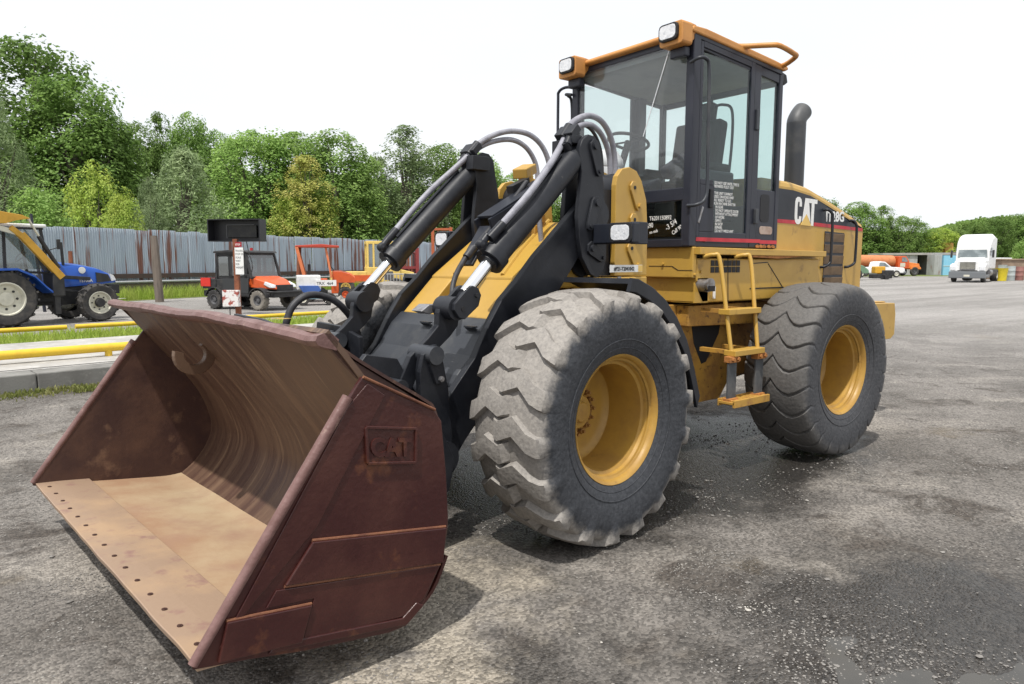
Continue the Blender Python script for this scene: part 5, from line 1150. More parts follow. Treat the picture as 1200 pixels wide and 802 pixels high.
q = MB(); q.prism([(2.82, 1.05), (2.78, 1.26), (2.88, 1.22), (2.95, 1.08)], -.34, -.18); q.prism([(2.82, 1.05), (2.78, 1.26), (2.88, 1.22), (2.95, 1.08)], .18, .34); part('headlight', q, lens, tr)
q = MB(); q.box((.1, -.28, .45), (2.6, .28, .98)); q.box((.6, -.45, .55), (1.5, .45, .95)); q.box((2.75, -.3, .70), (3.05, .3, .95)); q.cyl((2.17, -.7, .5), (2.17, .7, .5), .09, n=12); q.cyl((0, -.7, .685), (0, .7, .685), .15, n=12); part('chassis', q, blk, tr, bev=.01)
for s_ in (1, -1):
    f = lambda a, b: (min(a*s_, b*s_), max(a*s_, b*s_)); pr = [(-.80, 1.0), (-.66, 1.28), (-.30, 1.42), (.25, 1.43), (.62, 1.25), (.86, .98), (1.0, .85)]
    q = MB(); q.loft([[(x, f(.50, 1.08)[0], z), (x, f(.50, 1.08)[1], z), (x, f(.50, 1.08)[1], z-.07), (x, f(.50, 1.08)[0], z-.05)] for x, z in pr], smooth=False); part('rear_fender', q, blue_p, tr)
q = MB()
for y in (-.62, .62):
    for a, b in (((-.55, y, 1.35), (-.50, y, 2.42)), ((.15, y, 1.35), (.18, y, 2.42)), ((1.12, y, 1.3), (1.0, y, 2.42)), ((-.5, y, 2.42), (1.05, y, 2.42)), ((-.55, y, 1.38), (1.12, y, 1.30))): q.beam(a, b, .06, .06)
part('cab_frame', q, blk, tr)
q = MB(); q.box((-.65, -.70, 2.44), (1.12, .70, 2.53)); part('cab_roof', q, white_p, tr, bev=.03)
q = MB(); q.box((-.5, -.625, 1.40), (1.03, -.62, 2.40)); part('cab_glass', q, dark_glass, tr)
q = MB(); q.box((-.5, .62, 1.40), (1.03, .625, 2.40)); part('cab_glass', q, dark_glass, tr)
q = MB(); q.box((.05, -.25, 1.30), (.50, .25, 1.42)); q.box((0, -.25, 1.4), (.12, .25, 2.0)); q.tube([(.75+.1*math.cos(a*.5), .18*math.sin(a*.5), 1.72+.12*math.cos(a*.5)) for a in range(13)], .015, 6, 1); part('seat', q, blk, tr, bev=.02)
q = MB(); q.beam((1.28, -.95, 1.18), (.42, -.95, 2.26), .13, .17); q.beam((.55, -.95, 2.10), (.20, -.95, 2.42), .11, .13); part('boom_arm', q, boom_y, tr, bev=.01)
q = MB(); q.beam((.50, -.93, 2.24), (-.45, -.93, 2.52), .10, .12); part('boom_link', q, cream, tr, bev=.01)
q = MB(); q.prism([(-.6, 2.50), (-.5, 2.72), (-.1, 2.80), (.45, 2.72), (.63, 2.64), (.30, 2.58), (.10, 2.50)], -1.05, -.75); part('boom_hood', q, boom_y, tr, bev=.01)
q = MB(); q.cyl((.62, -.9, 2.66), (.85, -.9, 2.20), .028, n=8); part('boom_rod', q, cream, tr)
q = MB(); q.cyl((.83, -.9, 2.22), (1.25, -.9, 1.42), .05, n=10); part('boom_cylinder', q, blk, tr)
q = MB(); q.box((1.05, -1.0, .72), (1.32, -.45, 1.30)); q.beam((1.15, -.9, 1.15), (1.15, -.9, .25), .10, .14); q.beam((1.2, -.8, .9), (2.0, -.55, .75), .06, .06); q.beam((1.3, -.85, 1.20), (2.2, -.42, 1.13), .08, .09); q.beam((.95, -.86, 1.35), (.80, -.80, 1.75), .07, .08); part('boom_mount', q, blk, tr, bev=.01)
q = MB(); q.cyl((1.62, -.3, 1.50), (1.60, -.3, 2.1), .035, n=10); q.cyl((.9, -.66, 1.8), (1.25, -.95, 1.95), .012, n=6); q.box((1.22, -1.08, 1.9), (1.25, -.92, 2.15)); part('exhaust_pipe', q, blk, tr)
q = MB(); q.cyl((-.1, -.9, 2.75), (-.1, -.9, 2.92), .07, n=12); part('beacon', q, mat('clear_beacon', (.6, .6, .58), rough=.2), tr)

# utility vehicle
uv = thing('utility_vehicle', 'black and orange side by side utility vehicle with a closed cab and muddy front tyre', 'utility vehicle', W(-9.78, 24.52), HD(1.77, -.83))
for x in (0, 1.96):
    for y in (-.68, .68): flipq(uv, x, y, .325, .25, .17, grey_rim, ty=tyre_p if x > 1 else tyre_d, lugs=16)
q = MB(); q.box((-.65, -.62, .42), (2.35, .62, .62)); q.prism([(.40, .45), (.40, 1.0), (1.45, 1.0), (1.50, .45)], -.72, .72); part('body', q, blk, uv, bev=.02)
q = MB(); q.box((-.60, -.70, .68), (.10, .70, 1.02)); q.box((0, -.70, .5), (.42, .70, 1.0)); part('cargo_box', q, blk, uv, bev=.02)
q = MB(); q.box((-.66, -.72, .76), (-.60, .72, 1.04)); q.box((-.64, -.725, .76), (-.20, -.702, 1.05)); part('tail_panel', q, paint('red_tail', (.60, .03, .02)), uv)
q = MB(); rings = []
for x, hw, zb, zt in ((1.42, .62, .75, 1.12), (1.75, .60, .72, 1.10), (2.10, .55, .70, 1.0), (2.34, .46, .68, .86), (2.42, .40, .68, .78)): rings.append([(x, -hw, zb), (x, -hw, zt-.08), (x, -hw*.75, zt), (x, hw*.75, zt), (x, hw, zt-.08), (x, hw, zb)])
q.loft(rings, smooth=False); part('hood', q, orange_p, uv, bev=.02)
for s_ in (1, -1):
    f = lambda a, b: (min(a*s_, b*s_), max(a*s_, b*s_))
    q = MB(); q.prism([(2.05, .84), (2.10, .94), (2.36, .83), (2.40, .74), (2.30, .74)], *f(.34, .575)); part('headlight', q, lens, uv, bev=.01)
    for cx_0 in (0, 1.96):
        q = MB(); q.loft([[(cx_0+.42*math.cos(R(a)), f(.54, .80)[0], .325+.42*math.sin(R(a))), (cx_0+.42*math.cos(R(a)), f(.54, .80)[1], .325+.42*math.sin(R(a))), (cx_0+.39*math.cos(R(a)), f(.54, .80)[1], .325+.39*math.sin(R(a))), (cx_0+.39*math.cos(R(a)), f(.54, .80)[0], .325+.39*math.sin(R(a)))] for a in range(15, 170, 15)], smooth=False); part('wheel_arch', q, blk, uv)
q = MB(); q.box((2.36, -.36, .62), (2.455, .36, .83)); q.box((2.40, -.62, .42), (2.52, .62, .62)); q.tube([(2.35, -.75, .62), (2.55, -.6, .60), (2.60, 0, .60), (2.55, .6, .60), (2.35, .75, .62)], .035, 8); part('front_bumper', q, blk, uv, bev=.01)
m_ = text_mesh('K', .12, .002, .002); m_.transform(Matrix(((0, 0, 1, 2.452), (1, 0, 0, -.04), (0, 1, 0, .69), (0, 0, 0, 1)))); part('hood_mark', m_, white, uv)
q = MB(); T0 = [(.02, 1.02, .06, 1.86), (.95, 1.0, .95, 1.90), (1.62, 1.04, 1.38, 1.86)]
for y in (-.66, .66):
    for x0, z0, x1, z1 in T0: q.beam((x0, y, z0), (x1, y*.95, z1), .07, .07)
    q.beam((.06, y*.95, 1.86), (1.38, y*.95, 1.86), .07, .06)
    for x0_, x1_, z0_, z1_ in ((.04, .16, 1.0, 1.86), (.60, .78, 1.0, 1.86), (1.30, 1.42, 1.0, 1.86), (.05, 1.42, 1.72, 1.86), (.05, 1.5, .98, 1.16)): q.box((x0_, min(y*.97, y*.94), z0_), (x1_, max(y*.97, y*.94), z1_))
q.box((.0, -.62, .7), (.05, .62, 1.86))
q.beam((1.62, -.66, 1.06), (1.62, .66, 1.06), .06, .08); q.beam((1.38, -.62, 1.85), (1.38, .62, 1.85), .07, .07); part('roll_cage', q, blk, uv)
q = MB(); q.prism([(-.05, 1.88), (-.02, 1.95), (.7, 1.985), (1.42, 1.95), (1.50, 1.89)], -.70, .70); part('roof', q, blk, uv, bev=.02)
q = MB(); q.add([(1.60, -.60, 1.08), (1.60, .60, 1.08), (1.40, .57, 1.83), (1.40, -.57, 1.83)], [(0, 1, 2, 3)]); part('windscreen', q, dark_glass, uv)
for s_ in (1, -1):
    q = MB(); y = .70*s_; q.prism([(.38, .55), (.36, 1.02), (1.55, 1.04), (1.52, .55)], min(y, y*1.04), max(y, y*1.04)); part('door', q, mat('door_vinyl', (.03, .032, .034), rough=.55) if s_ > 0 else bpy.data.materials['door_vinyl'], uv, bev=.01)
    for x0, x1 in ((.16, .60), (.78, 1.30)): q = MB(); q.box((x0, .655*s_-.003, 1.12), (x1, .655*s_+.003, 1.76)); part('door_window', q, dark_glass, uv)
q = MB(); q.box((.5, -.55, .9), (.95, .55, 1.05)); q.box((.42, -.55, 1.0), (.52, .55, 1.5)); part('bench_seat', q, blk, uv, bev=.03)
q = MB(); q.cyl((.9, .1, 1.98), (.9, .1, 2.06), .05, n=10); part('roof_beacon', q, paint('beacon_red', (.5, .02, .02)), uv)

# scale read-out on its post with signs and box
sgn = thing('display_sign', 'wide black display box on a red post with a white notice under it', 'sign', W(-8.10, 20.75), HD(1, -.12))
q = MB(); q.box((-.07, -.05, -.1), (.07, .05, 2.25)); part('post', q, rustm, sgn)
q = MB()
for a, b in (((-.83, -.05, 2.18), (.79, .35, 2.20)), ((-.83, -.05, 2.80), (.79, .35, 2.83)), ((-.83, -.05, 2.2), (-.80, .35, 2.80)), ((.76, -.05, 2.2), (.79, .35, 2.80)), ((-.80, .30, 2.2), (.76, .35, 2.80))): q.box(a, b)
part('display_case', q, mat('display_black', (.012, .012, .016), rough=.4), sgn)
q = MB(); q.box((-.35, .22, 2.30), (.55, .26, 2.66)); part('display_panel', q, blk, sgn, bev=.01)
q = MB()
for a, b in (((-.38, .20, 2.28), (-.36, .22, 2.68)), ((-.38, .20, 2.66), (.50, .22, 2.68))): q.box(a, b)
part('panel_edge', q, grey_rim, sgn)
q = MB(); q.box((.0, -.075, 1.22), (.26, -.06, 2.0)); nt_ = part('notice', q, white_p, sgn)
q = MB(); q.box((.02, -.075, 2.02), (.22, -.06, 2.16)); rb = part('red_notice', q, paint('notice_red', (.35, .02, .03)), sgn)
m_ = text_mesh('STOP', .075, .0008, .001, .85); m_.transform(Matrix(((1, 0, 0, .03), (0, 0, -1, -.0765), (0, 1, 0, 2.06), (0, 0, 0, 1)))); part('notice_text', m_, white, rb)
m_ = text_mesh('TRUCKS\nSTOP ON\nSCALE\nWAIT\nFOR\nWEIGHT', .078, .0008, .001, .8, space=1.25); m_.transform(Matrix(((1, 0, 0, .015), (0, 0, -1, -.0765), (0, 1, 0, 1.88), (0, 0, 0, 1)))); part('notice_text', m_, grey_rim, nt_)
q = MB(); q.box((-.38, -.20, .28), (.11, -.052, .76)); part('control_box', q, plate_w, sgn, bev=.01)
q = MB(); q.tube([(.28, .1, 2.2), (.40, .0, 1.85), (.50, -.02, 1.5), (.45, -.04, 1.25), (.2, -.05, 1.18)], .012, 6); part('cable', q, blk, sgn); q = MB(); q.cyl((-.20, -.12, -.1), (-.20, -.12, .28), .015, n=6); part('conduit', q, blk, sgn)

# white equipment cart between the utility vehicle and the orange tractor
ct = thing('equipment_cart', 'small white and pale blue wheeled cart standing in front of the orange canopied tractor', 'cart', W(-7.45, 26.2), HD(1, .35))
q = MB(); q.box((-.55, -.35, .55), (.30, .35, 1.10)); part('cart_tank', q, white_p, ct, bev=.04)
q = MB(); q.box((.10, -.40, .70), (.85, -.36, .92)); part('name_board', q, white_p, ct)
q = MB(); q.prism([(-.5, .72), (-.35, .48), (.1, .42), (.3, .55), (.2, .72)], -.42, -.30); part('fender_blue', q, paint('cart_blue', (.05, .12, .38)), ct, bev=.01)
q = MB(); q.box((.05, -.25, .30), (.55, .25, .55)); q.cyl((.35, -.30, .50), (.35, .1, .50), .14, n=14); part('cart_motor', q, blk, ct, bev=.02)
q = MB(); q.box((-.5, -.3, .22), (.8, .3, .30)); q.box((-.35, -.38, .30), (.05, -.30, .52)); part('cart_frame', q, paint('pale_blue', (.30, .48, .55)), ct)
m_ = text_mesh('TRX  4x4', .15, .001, .003); m_.transform(Matrix(((1, 0, 0, .14), (0, 0, -1, -.402), (0, 1, 0, .75), (0, 0, 0, 1)))); part('board_text', m_, grey_rim, ct)
for x in (-.35, .62):
    for y in (-.38, .38): flipq(ct, x, y, .22, .14, .12, cream)

# orange compact tractor with canopy
ot = thing('compact_tractor', 'orange compact tractor with a flat red canopy and open seat', 'tractor', W(-8.3, 28.7), HD(1, .25))
q = MB(); q.box((-.45, -.55, 2.16), (1.25, .55, 2.24)); q.prism([(-.45, 2.24), (.55, 2.30), (1.25, 2.24)], -.5, .5); part('canopy', q, paint('canopy_red', (.42, .045, .02)), ot, bev=.02)
q = MB(); q.beam((-.10, -.5, .85), (-.40, -.5, 2.2), .10, .12); q.beam((-.10, .5, .85), (-.40, .5, 2.2), .10, .12); q.beam((.92, -.4, .95), (.72, -.4, 2.18), .08, .08); q.beam((.92, .4, .95), (.72, .4, 2.18), .08, .08); part('canopy_post', q, paint('faded_orange', (.68, .20, .08)), ot)
q = MB(); q.box((.05, -.22, 1.0), (.45, .22, 1.10)); q.box((.0, -.22, 1.08), (.10, .22, 1.50)); part('seat', q, blk, ot, bev=.03)
q = MB(); q.loft([[(x, -hw, .75), (x, -hw, zt-.06), (x, 0, zt), (x, hw, zt-.06), (x, hw, .75)] for x, hw, zt in ((.95, .26, 1.25), (1.3, .27, 1.25), (1.65, .25, 1.15), (1.85, .2, 1.0))]); part('bonnet', q, orange_p, ot)
q = MB(); q.box((-.15, -.5, .60), (.75, .5, .92)); q.box((.9, -.25, .3), (1.2, .25, .8)); part('tractor_body', q, orange_p, ot, bev=.03)
q = MB(); q.tube([(.88+.03*math.cos(a), .16*math.sin(a), 1.42+.12*math.cos(a)) for a in [k*PI/6 for k in range(12)]], .014, 6, 1, True); q.cyl((.88, 0, 1.42), (1.05, 0, 1.2), .02, n=8); q.beam((.78, -.4, 1.35), (.75, -.4, 2.15), .03, .03); part('steering_wheel', q, blk, ot)
for y in (-.5, .5): flipq(ot, 0, y, .42, .28, .22, orange_p, lugs=14); flipq(ot, 1.45, y, .28, .18, .14, orange_p, lugs=12)
# yellow cab machine
yc = thing('yellow_loader', 'pale yellow machine with a tall glazed cab and orange lower deck against the fence', 'loader', W(-7.2, 33.3), HD(1, .3))
PY = paint('pale_yellow', (.72, .52, .14)); q = MB()
for x, y in ((.35, -.5), (.62, -.5), (1.10, -.5), (1.75, -.5), (.35, .5), (1.75, .5)): q.beam((x, y, .95), (x, y, 2.45), .11, .09)
q.box((.28, -.58, .55), (1.85, .58, 1.35)); q.box((.28, -.55, 2.42), (1.85, .55, 2.56)); part('cab', q, PY, yc, bev=.02)
q = MB(); q.box((.35, -.49, 1.35), (1.75, .49, 2.42)); part('cab_glass', q, dark_glass, yc)
q = MB(); q.box((-1.35, -.6, .62), (.28, .6, 1.15)); q.prism([(1.85, .6), (1.85, 1.25), (2.5, 1.1), (2.6, .6)], -.5, .5); part('engine_cover', q, PY, yc, bev=.03)
q = MB(); q.box((-1.2, -.66, .70), (.9, -.60, .98)); part('deck_side', q, orange_p, yc)
q = MB(); q.box((1.1, -.585, .75), (1.5, -.578, 1.15)); part('side_panel', q, grey_rim, yc)
for x in (-.7, 1.6):
    for y in (-.62, .62): flipq(yc, x, y, .42, .28, .22, PY)
# forklifts: mast frames standing beyond
fkg = 'forklifts parked at the end of the fence'
def forklift(r_, d, h, wd_, m_, lab, hd=(1, 0), cabm=None):
    t = thing('forklift', lab, 'forklift', W(r_, d), HD(*hd), fkg)
    for x in (-wd_/2, wd_/2):
        q = MB(); q.box((x-.09, -.1, .1), (x+.09, .1, h)); part('mast_rail', q, m_, t)
    for x in (-wd_*.2, wd_*.05, wd_*.2): q = MB(); q.box((x-.03, -.05, .1), (x+.03, .05, h-.1)); part('mast_chain', q, rustm, t)
    for z in (.35, h*.55, h-.12): q = MB(); q.box((-wd_/2, -.07, z-.07), (wd_/2, .07, z+.07)); part('cross_bar', q, m_, t)
    q = MB(); q.box((-wd_*.45, .2, .4), (wd_*.45, 1.9, 1.3)); q.box((-wd_*.45, .4, 2.05), (wd_*.45, 1.6, 2.12))
    for x in (-wd_*.42, wd_*.42):
        for y in (.4, 1.55): q.beam((x, y, 1.3), (x, y, 2.08), .06, .06)
    part('truck_body', q, cabm or m_, t, bev=.02)
    for x in (-wd_*.42, wd_*.42):
        for y in (.35, 1.6): w_ = flipq(t, x, y, .32, .2, .18, cream); w_.rotation_euler = (0, 0, PI/2)
rust_o = paint('mast_orange', (.40, .10, .035), .6)
forklift(-4.45, 45, 3.78, 1.15, rust_o, 'forklift with a tall rusty orange mast rising above the fence')
forklift(-5.6, 38, 2.35, 1.0, paint('dull_red', (.22, .03, .03), .6), 'low dull red forklift left of the tall orange mast', (1, .2), paint('maroon_cab', (.18, .03, .03)))
forklift(-6.2, 41, 2.3, .9, paint('dark_mast', (.05, .05, .055), .6), 'dark forklift with a thin black mast behind the far tilt cylinder')
ga = thing('wire_gate', 'low grey barred gate standing behind the far front tyre', 'gate', W(-5.9, 32.6), HD(1, .12)); b0 = None; q = MB(); q.box((-.015, -.015, .15), (.015, .015, 1.05)); galv = mat('galvanised', (.34, .35, .36), rough=.5, metal=.3)
for k in range(22): b0 = part('gate_bar', q, galv, ga, mtx=Matrix.Translation((k*.14, 0, 0))) if b0 is None else again(b0, ga, loc=(k*.14, 0, 0))
for z in (.2, 1.03): q = MB(); q.cyl((-.05, 0, z), (3.0, 0, z), .022, n=8); part('gate_rail', q, galv, ga)
# grey steel drum seen between the arms
q = MB(); q.box((-.9, -.5, 0), (.9, .5, 1.15)); o = part('steel_bin', q, paint('bin_grey', (.25, .30, .33), .6), None, bev=.03); o.location = W(-2.6, 36); o.rotation_euler = (0, 0, HD(1, .1)); tag(o, 'grey steel bin far behind, seen between the lift arms', 'bin')

# ---- right hand side of the lot
sheet('far_verge', [(28, 76.5), (66, 84), (66, 100), (28, 100)], -.004, grass_g)
def side_prism(pts, y0, y1): q = MB(); q.prism(pts, y0, y1); return q
# white highway tractor unit
wt_ = thing('semi_truck', 'white highway semi truck with a tall sleeper cab facing the lot', 'truck', W(38.5, 58.6), HD(-.66, -.75))
TW2 = 1.22
q = MB(); q.loft([[(x, -hw, 1.05), (x, -hw, zt-.25), (x, -hw+.22, zt), (x, hw-.22, zt), (x, hw, zt-.25), (x, hw, 1.05)] for x, hw, zt in ((-1.3, 1.2, 3.75), (-.2, 1.2, 3.88), (.7, 1.2, 3.80), (1.35, 1.18, 3.45), (1.85, 1.14, 2.75))], smooth=False); part('sleeper_cab', q, white_p, wt_, bev=.08)
q = MB(); q.loft([[(x, -hw, .95), (x, -hw, zt-.2), (x, -hw+.28, zt), (x, hw-.28, zt), (x, hw, zt-.2), (x, hw, .95)] for x, hw, zt in ((1.8, 1.12, 1.98), (2.6, 1.05, 1.90), (3.4, .98, 1.80), (3.75, .86, 1.66))], smooth=False); part('hood', q, white_p, wt_, bev=.06)
q = MB(); q.prismx([(-1.02, 1.95), (1.02, 1.95), (.96, 2.58), (-.96, 2.58)], 1.85, 1.88); part('windscreen', q, mat('dark_windscreen', (.16, .19, .20), (.32, .36, .37), 2, rough=.12, bump=0), wt_)
q = MB(); q.box((3.72, -.52, 1.0), (3.80, .52, 1.60)); gri = part('grille', q, grey_rim, wt_)
q = MB(); q.box((-.018, -.5, -.012), (.018, .5, .012)); b0 = None
for k in range(6): b0 = part('grille_bar', q, cream, gri, mtx=Matrix.Translation((3.81, 0, 1.08+.09*k))) if b0 is None else again(b0, gri, loc=(3.81, 0, 1.08+.09*k))
q = MB(); q.box((3.55, -1.24, .32), (3.95, 1.24, .86)); q.box((1.2, -1.2, .35), (3.5, 1.2, .60)); part('bumper', q, mat('bumper_grey', (.16, .17, .18), rough=.5), wt_, bev=.05)
q = MB(); q.box((3.955, -.2, .45), (3.96, .2, .60)); part('number_plate', q, cream, wt_)
for s_ in (1, -1):
    f = lambda a, b: (min(a*s_, b*s_), max(a*s_, b*s_))
    q = MB(); q.loft([[(x, f(.68, 1.2)[0], z0), (x, f(.68, 1.2)[1], z0), (x, f(.68, 1.2)[1], z1), (x, f(.68, 1.2)[0], z1)] for x, z0, z1 in ((2.3, 1.0, 1.45), (3.0, .85, 1.5), (3.6, .86, 1.42), (3.78, .9, 1.25))], smooth=False); part('front_fender', q, white_p, wt_, bev=.06)
    q = MB(); q.box((3.70, f(.80, 1.16)[0], .95), (3.82, f(.80, 1.16)[1], 1.25)); part('headlight', q, lens, wt_, bev=.03)
    q = MB(); q.box((2.05, f(1.35, 1.5)[0], 1.95), (2.15, f(1.35, 1.5)[1], 2.55)); q.beam((1.9, 1.15*s_, 2.4), (2.1, 1.4*s_, 2.4), .05, .05); part('mirror', q, blk, wt_, bev=.02)
    q = MB(); q.box((.7, f(1.20, 1.215)[0], 2.1), (1.55, f(1.20, 1.215)[1], 2.75)); part('side_window', q, bpy.data.materials['dark_windscreen'], wt_)
    q = MB(); q.cyl((.2, .98*s_, .75), (1.6, .98*s_, .75), .30, n=20); part('fuel_tank', q, steel, wt_)
for y in (-1.0, 1.0): flipq(wt_, 3.0, y, .50, .30, .29, cream); flipq(wt_, -2.6, y, .50, .50, .29, cream); flipq(wt_, -3.9, y, .50, .50, .29, cream)
q = MB(); q.box((-4.6, -.45, .62), (3.5, .45, .95)); part('frame_rail', q, blk, wt_)
# orange tank truck
tk = thing('tank_truck', 'old orange tank truck parked behind the white pickup', 'truck', W(42.3, 82.5), HD(1, .18))
q = MB(); q.cyl((-3.0, 0, 1.75), (2.3, 0, 1.68), .70, n=24); part('tank', q, paint('tank_orange', (.55, .20, .075), .55), tk)
q = MB(); q.box((-4.0, -1.0, .85), (2.3, 1.0, 1.05)); part('chassis', q, rustm, tk)
q = MB(); q.prism([(2.4, .85), (2.4, 2.30), (3.4, 2.30), (3.85, 1.72), (3.9, .85)], -1.0, 1.0); part('cab', q, orange_p, tk, bev=.06)
q = MB(); q.prism([(3.9, .85), (3.85, 1.60), (5.3, 1.42), (5.45, .95)], -.85, .85); q.prism([(4.1, .75), (4.2, 1.15), (4.9, 1.2), (5.4, 1.0), (5.45, .75)], -1.05, 1.05); part('hood', q, paint('bright_orange', (.72, .22, .04), .45), tk, bev=.05)
q = MB(); q.prism([(2.85, 1.65), (2.85, 2.15), (3.35, 2.15), (3.65, 1.65)], -1.02, -1.005); part('side_window', q, bpy.data.materials['dark_windscreen'], tk)
q = MB(); q.box((2.65, -1.02, 1.05), (3.3, -1.005, 1.5)); part('door_panel', q, cream, tk)
for x in (-3.0, -1.8, 4.6):
    for y in (-.95, .95): flipq(tk, x, y, .52, .3, .28, grey_rim)
# white pickup
pk = thing('pickup_truck', 'white pickup truck parked in front of the orange tank truck', 'pickup', W(37.2, 75.2), HD(1, -.05))
q = MB(); q.prism([(-1.3, .45), (-1.3, 1.05), (1.15, 1.08), (1.15, .45)], -.92, .92); q.prism([(1.15, .45), (1.15, 1.08), (1.3, 1.62), (1.65, 1.68), (2.1, 1.62), (2.75, 1.10), (4.0, 1.02), (4.15, .9), (4.18, .45)], -.90, .90); part('body', q, white_p, pk, bev=.06)
q = MB(); q.prism([(1.45, 1.10), (1.52, 1.54), (2.02, 1.54), (2.5, 1.12)], -.915, -.905); part('side_window', q, bpy.data.materials['dark_windscreen'], pk)
q = MB(); q.box((3.95, -.9, .40), (4.28, .9, .66)); part('bumper', q, bpy.data.materials['bumper_grey'], pk, bev=.04)
for x in (-.3, 3.3):
    for y in (-.82, .82): flipq(pk, x, y, .37, .24, .21, cream)
# green truck, only its front half beside the loader
gt = thing('green_truck', 'old green truck with a white bonnet, half hidden behind the loader', 'truck', W(29.2, 63.2), HD(1, -.1))
gp = paint('faded_green', (.14, .24, .15), .6)
q = MB(); q.prism([(-2.5, .6), (-2.5, 1.5), (1.2, 1.5), (1.9, 1.25), (2.3, .9), (2.35, .6)], -.95, .95); part('body', q, gp, gt, bev=.06)
q = MB(); q.prism([(-1.0, 1.5), (-.8, 2.1), (.4, 2.1), (.9, 1.5)], -.85, .85); part('cab', q, gp, gt, bev=.05)
q = MB(); q.prism([(.3, 1.85), (.4, 2.25), (1.4, 2.22), (1.75, 1.95), (1.6, 1.78)], -.6, .6); part('white_cover', q, white_p, gt, bev=.06)
q = MB(); q.box((.9, -.3, 1.5), (1.1, .3, 1.8)); part('cover_stand', q, blk, gt)
for y in (-.88, .88): flipq(gt, 1.25, y, .52, .28, .30, cream); flipq(gt, -1.9, y, .52, .28, .30, cream)
ya = thing('yellow_engine', 'small yellow and black engine unit beside the green truck', 'machine', W(33.6, 65.2), HD(1, 0))
q = MB(); q.box((-.2, -.4, .55), (.75, .4, 1.2)); part('engine_cover', q, paint('signal_yellow', (.62, .33, .03)), ya, bev=.08)
q = MB(); q.box((.4, -.45, .35), (1.5, .45, .85)); q.box((-.4, -.4, .1), (1.4, .4, .5)); q.cyl((.9, -.5, .3), (.9, .5, .3), .28, n=14); part('engine_block', q, blk, ya, bev=.04)
# containers and shed
wallm = mat('container_grey', (.40, .41, .41), (.30, .30, .29), 1.5, rough=.7, stretch=(1, 1, .3), c3=(.26, .15, .12), s3=2.5, lo3=.6, hi3=.7)
sh = thing('storage_shed', 'long low grey storage shed with a dark open bay', 'shed', W(46.5, 88.5), HD(1, .04))
q = MB(); q.box((0, 0, 0), (4.4, 3.0, 2.5)); part('wall', q, wallm, sh); q = MB(); q.box((6.35, 0, 0), (9.4, 3.0, 2.5)); part('wall', q, wallm, sh); q = MB(); q.box((4.4, 2.8, 0), (6.35, 3.0, 2.5)); part('bay_back', q, blk, sh)
q = MB(); q.prism([(-.2, 2.5), (-.2, 2.72), (9.7, 2.80), (9.7, 2.5)], -.2, 3.2); part('roof', q, concrete, sh)
bc = thing('blue_container', 'light blue container door panel standing against the grey shed', 'container', W(52.95, 86.6), HD(1, .04))
q = MB(); q.box((0, 0, 0), (1.62, 1.2, 2.42)); part('container_body', q, mat('light_blue_paint', (.22, .52, .72), (.30, .58, .74), 3, rough=.5), bc)
q = MB(); q.box((-.02, -.03, 1.1), (1.64, 0, 1.16)); part('door_bar', q, cream, bc)
for lab, r_, d, x1, h, m_ in (('grey weathered container left of the light blue one', 51.95, 86.8, .92, 2.5, wallm), ('dull grey container between the blue one and the white truck', 54.7, 86.4, 2.3, 2.5, paint('dull_grey', (.25, .24, .23), .7))):
    t = thing('container', lab, 'container', W(r_, d), HD(1, .04)); q = MB(); q.box((0, 0, 0), (x1, 1.5, h)); part('container_body', q, m_, t)
    q = MB()
    for k in range(int(x1/.25)): q.box((.1+.25*k, -.04, .1), (.2+.25*k, 0, h-.1))
    part('corrugation', q, m_, t)
lb = thing('excavator_cab', 'small yellow machine top showing above the grey shed roof', 'machine', W(59.0, 96), HD(1, 0))
q = MB(); q.box((-.5, -.5, 2.5), (.6, .5, 4.2)); part('cab', q, paint('machine_orange', (.6, .3, .08)), lb, bev=.1); q = MB(); q.box((-.7, -.6, 0), (.9, .6, 2.6)); part('base', q, blk, lb)
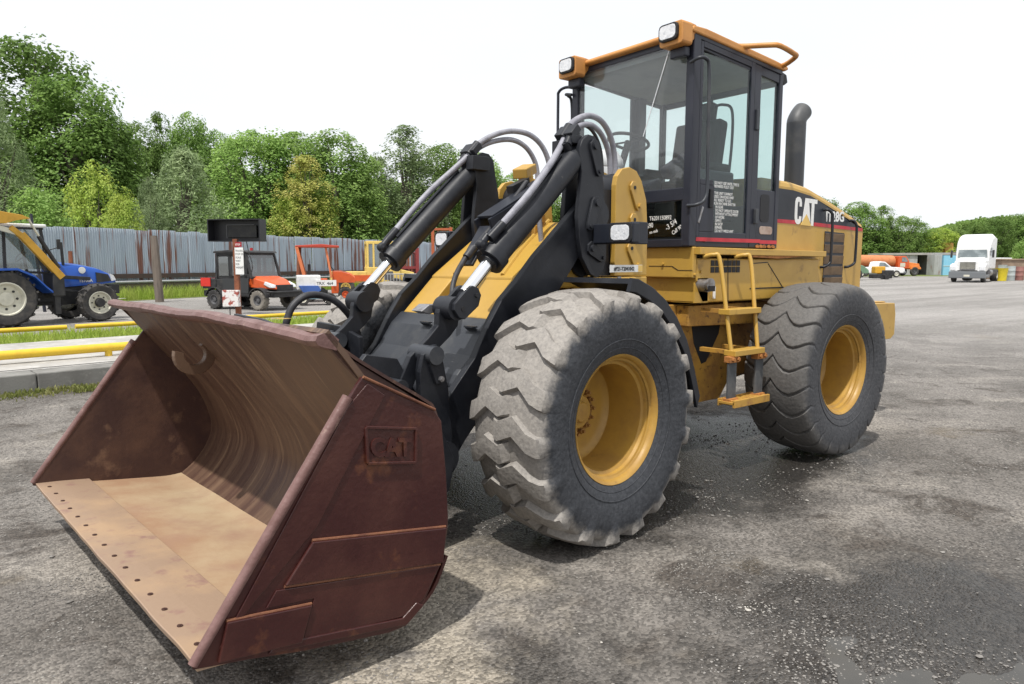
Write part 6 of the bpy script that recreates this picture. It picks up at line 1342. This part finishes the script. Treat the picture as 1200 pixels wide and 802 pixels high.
# clutter at the right edge
yb = thing('yellow_tub', 'bright yellow plastic tub behind the rear wheel of the white truck', 'tub', W(41.8, 60.4), HD(1, 0))
q = MB(); q.lathe([(0, 0), (.50, 0), (.60, 1.05), (.62, 1.08), (.56, 1.08), (.50, .2), (0, .15)], 20, 'z'); part('tub', q, paint('plastic_yellow', (.75, .60, .03)), yb)
for i, (r_, d, rad, h, c, lab) in enumerate(((43.6, 61.6, .32, 1.25, (.38, .42, .42), 'pale grey drum, nearest the yellow tub'), (44.5, 61.8, .30, 1.2, (.30, .14, .12), 'rusty red drum right of the pale grey drum'), (45.3, 61.6, .33, 1.3, (.42, .36, .26), 'tan drum at the right edge of the lot'), (44.1, 63.4, .35, 1.35, (.33, .36, .33), 'green grey drum behind the rusty red drum'))):
    q = MB(); q.lathe([(0, 0), (rad, 0), (rad, h*.33), (rad*1.04, h*.35), (rad, h*.37), (rad, h*.66), (rad*1.04, h*.68), (rad, h*.70), (rad, h), (0, h)], 18, 'z'); o = part('steel_drum', q, paint('drum_%s' % ('grey', 'red', 'tan', 'green')[i], c, .6), None); o.location = W(r_, d); tag(o, lab, 'drum', 'drums at the right edge of the lot')
q = MB(); q.box((-1.6, -1, 0), (2.8, 1, 1.75)); q.box((-1.7, -1.1, 1.75), (2.9, 1.1, 1.9)); o = part('brown_bin', q, mat('brown_bin_paint', (.24, .17, .12), (.34, .26, .18), 2, rough=.7), None, bev=.03); o.location = W(46.5, 66); o.rotation_euler = (0, 0, HD(1, .1)); tag(o, 'brown steel bin behind the drums at the right edge', 'bin')
q = MB(); q.box((-1.6, -1, 0), (1.6, 1, 1.4)); o = part('dark_trailer', q, blk, None, bev=.05); o.location = W(51.0, 74); tag(o, 'dark trailer body just right of the white truck', 'trailer')
q = MB(); q.box((-1.3, -.8, 1.42), (1.2, .8, 2.05)); o = part('white_box', q, white_p, None, bev=.05); o.location = W(51.0, 74); tag(o, 'white box resting on the dark trailer body', 'box')
print('done', len(bpy.data.objects))
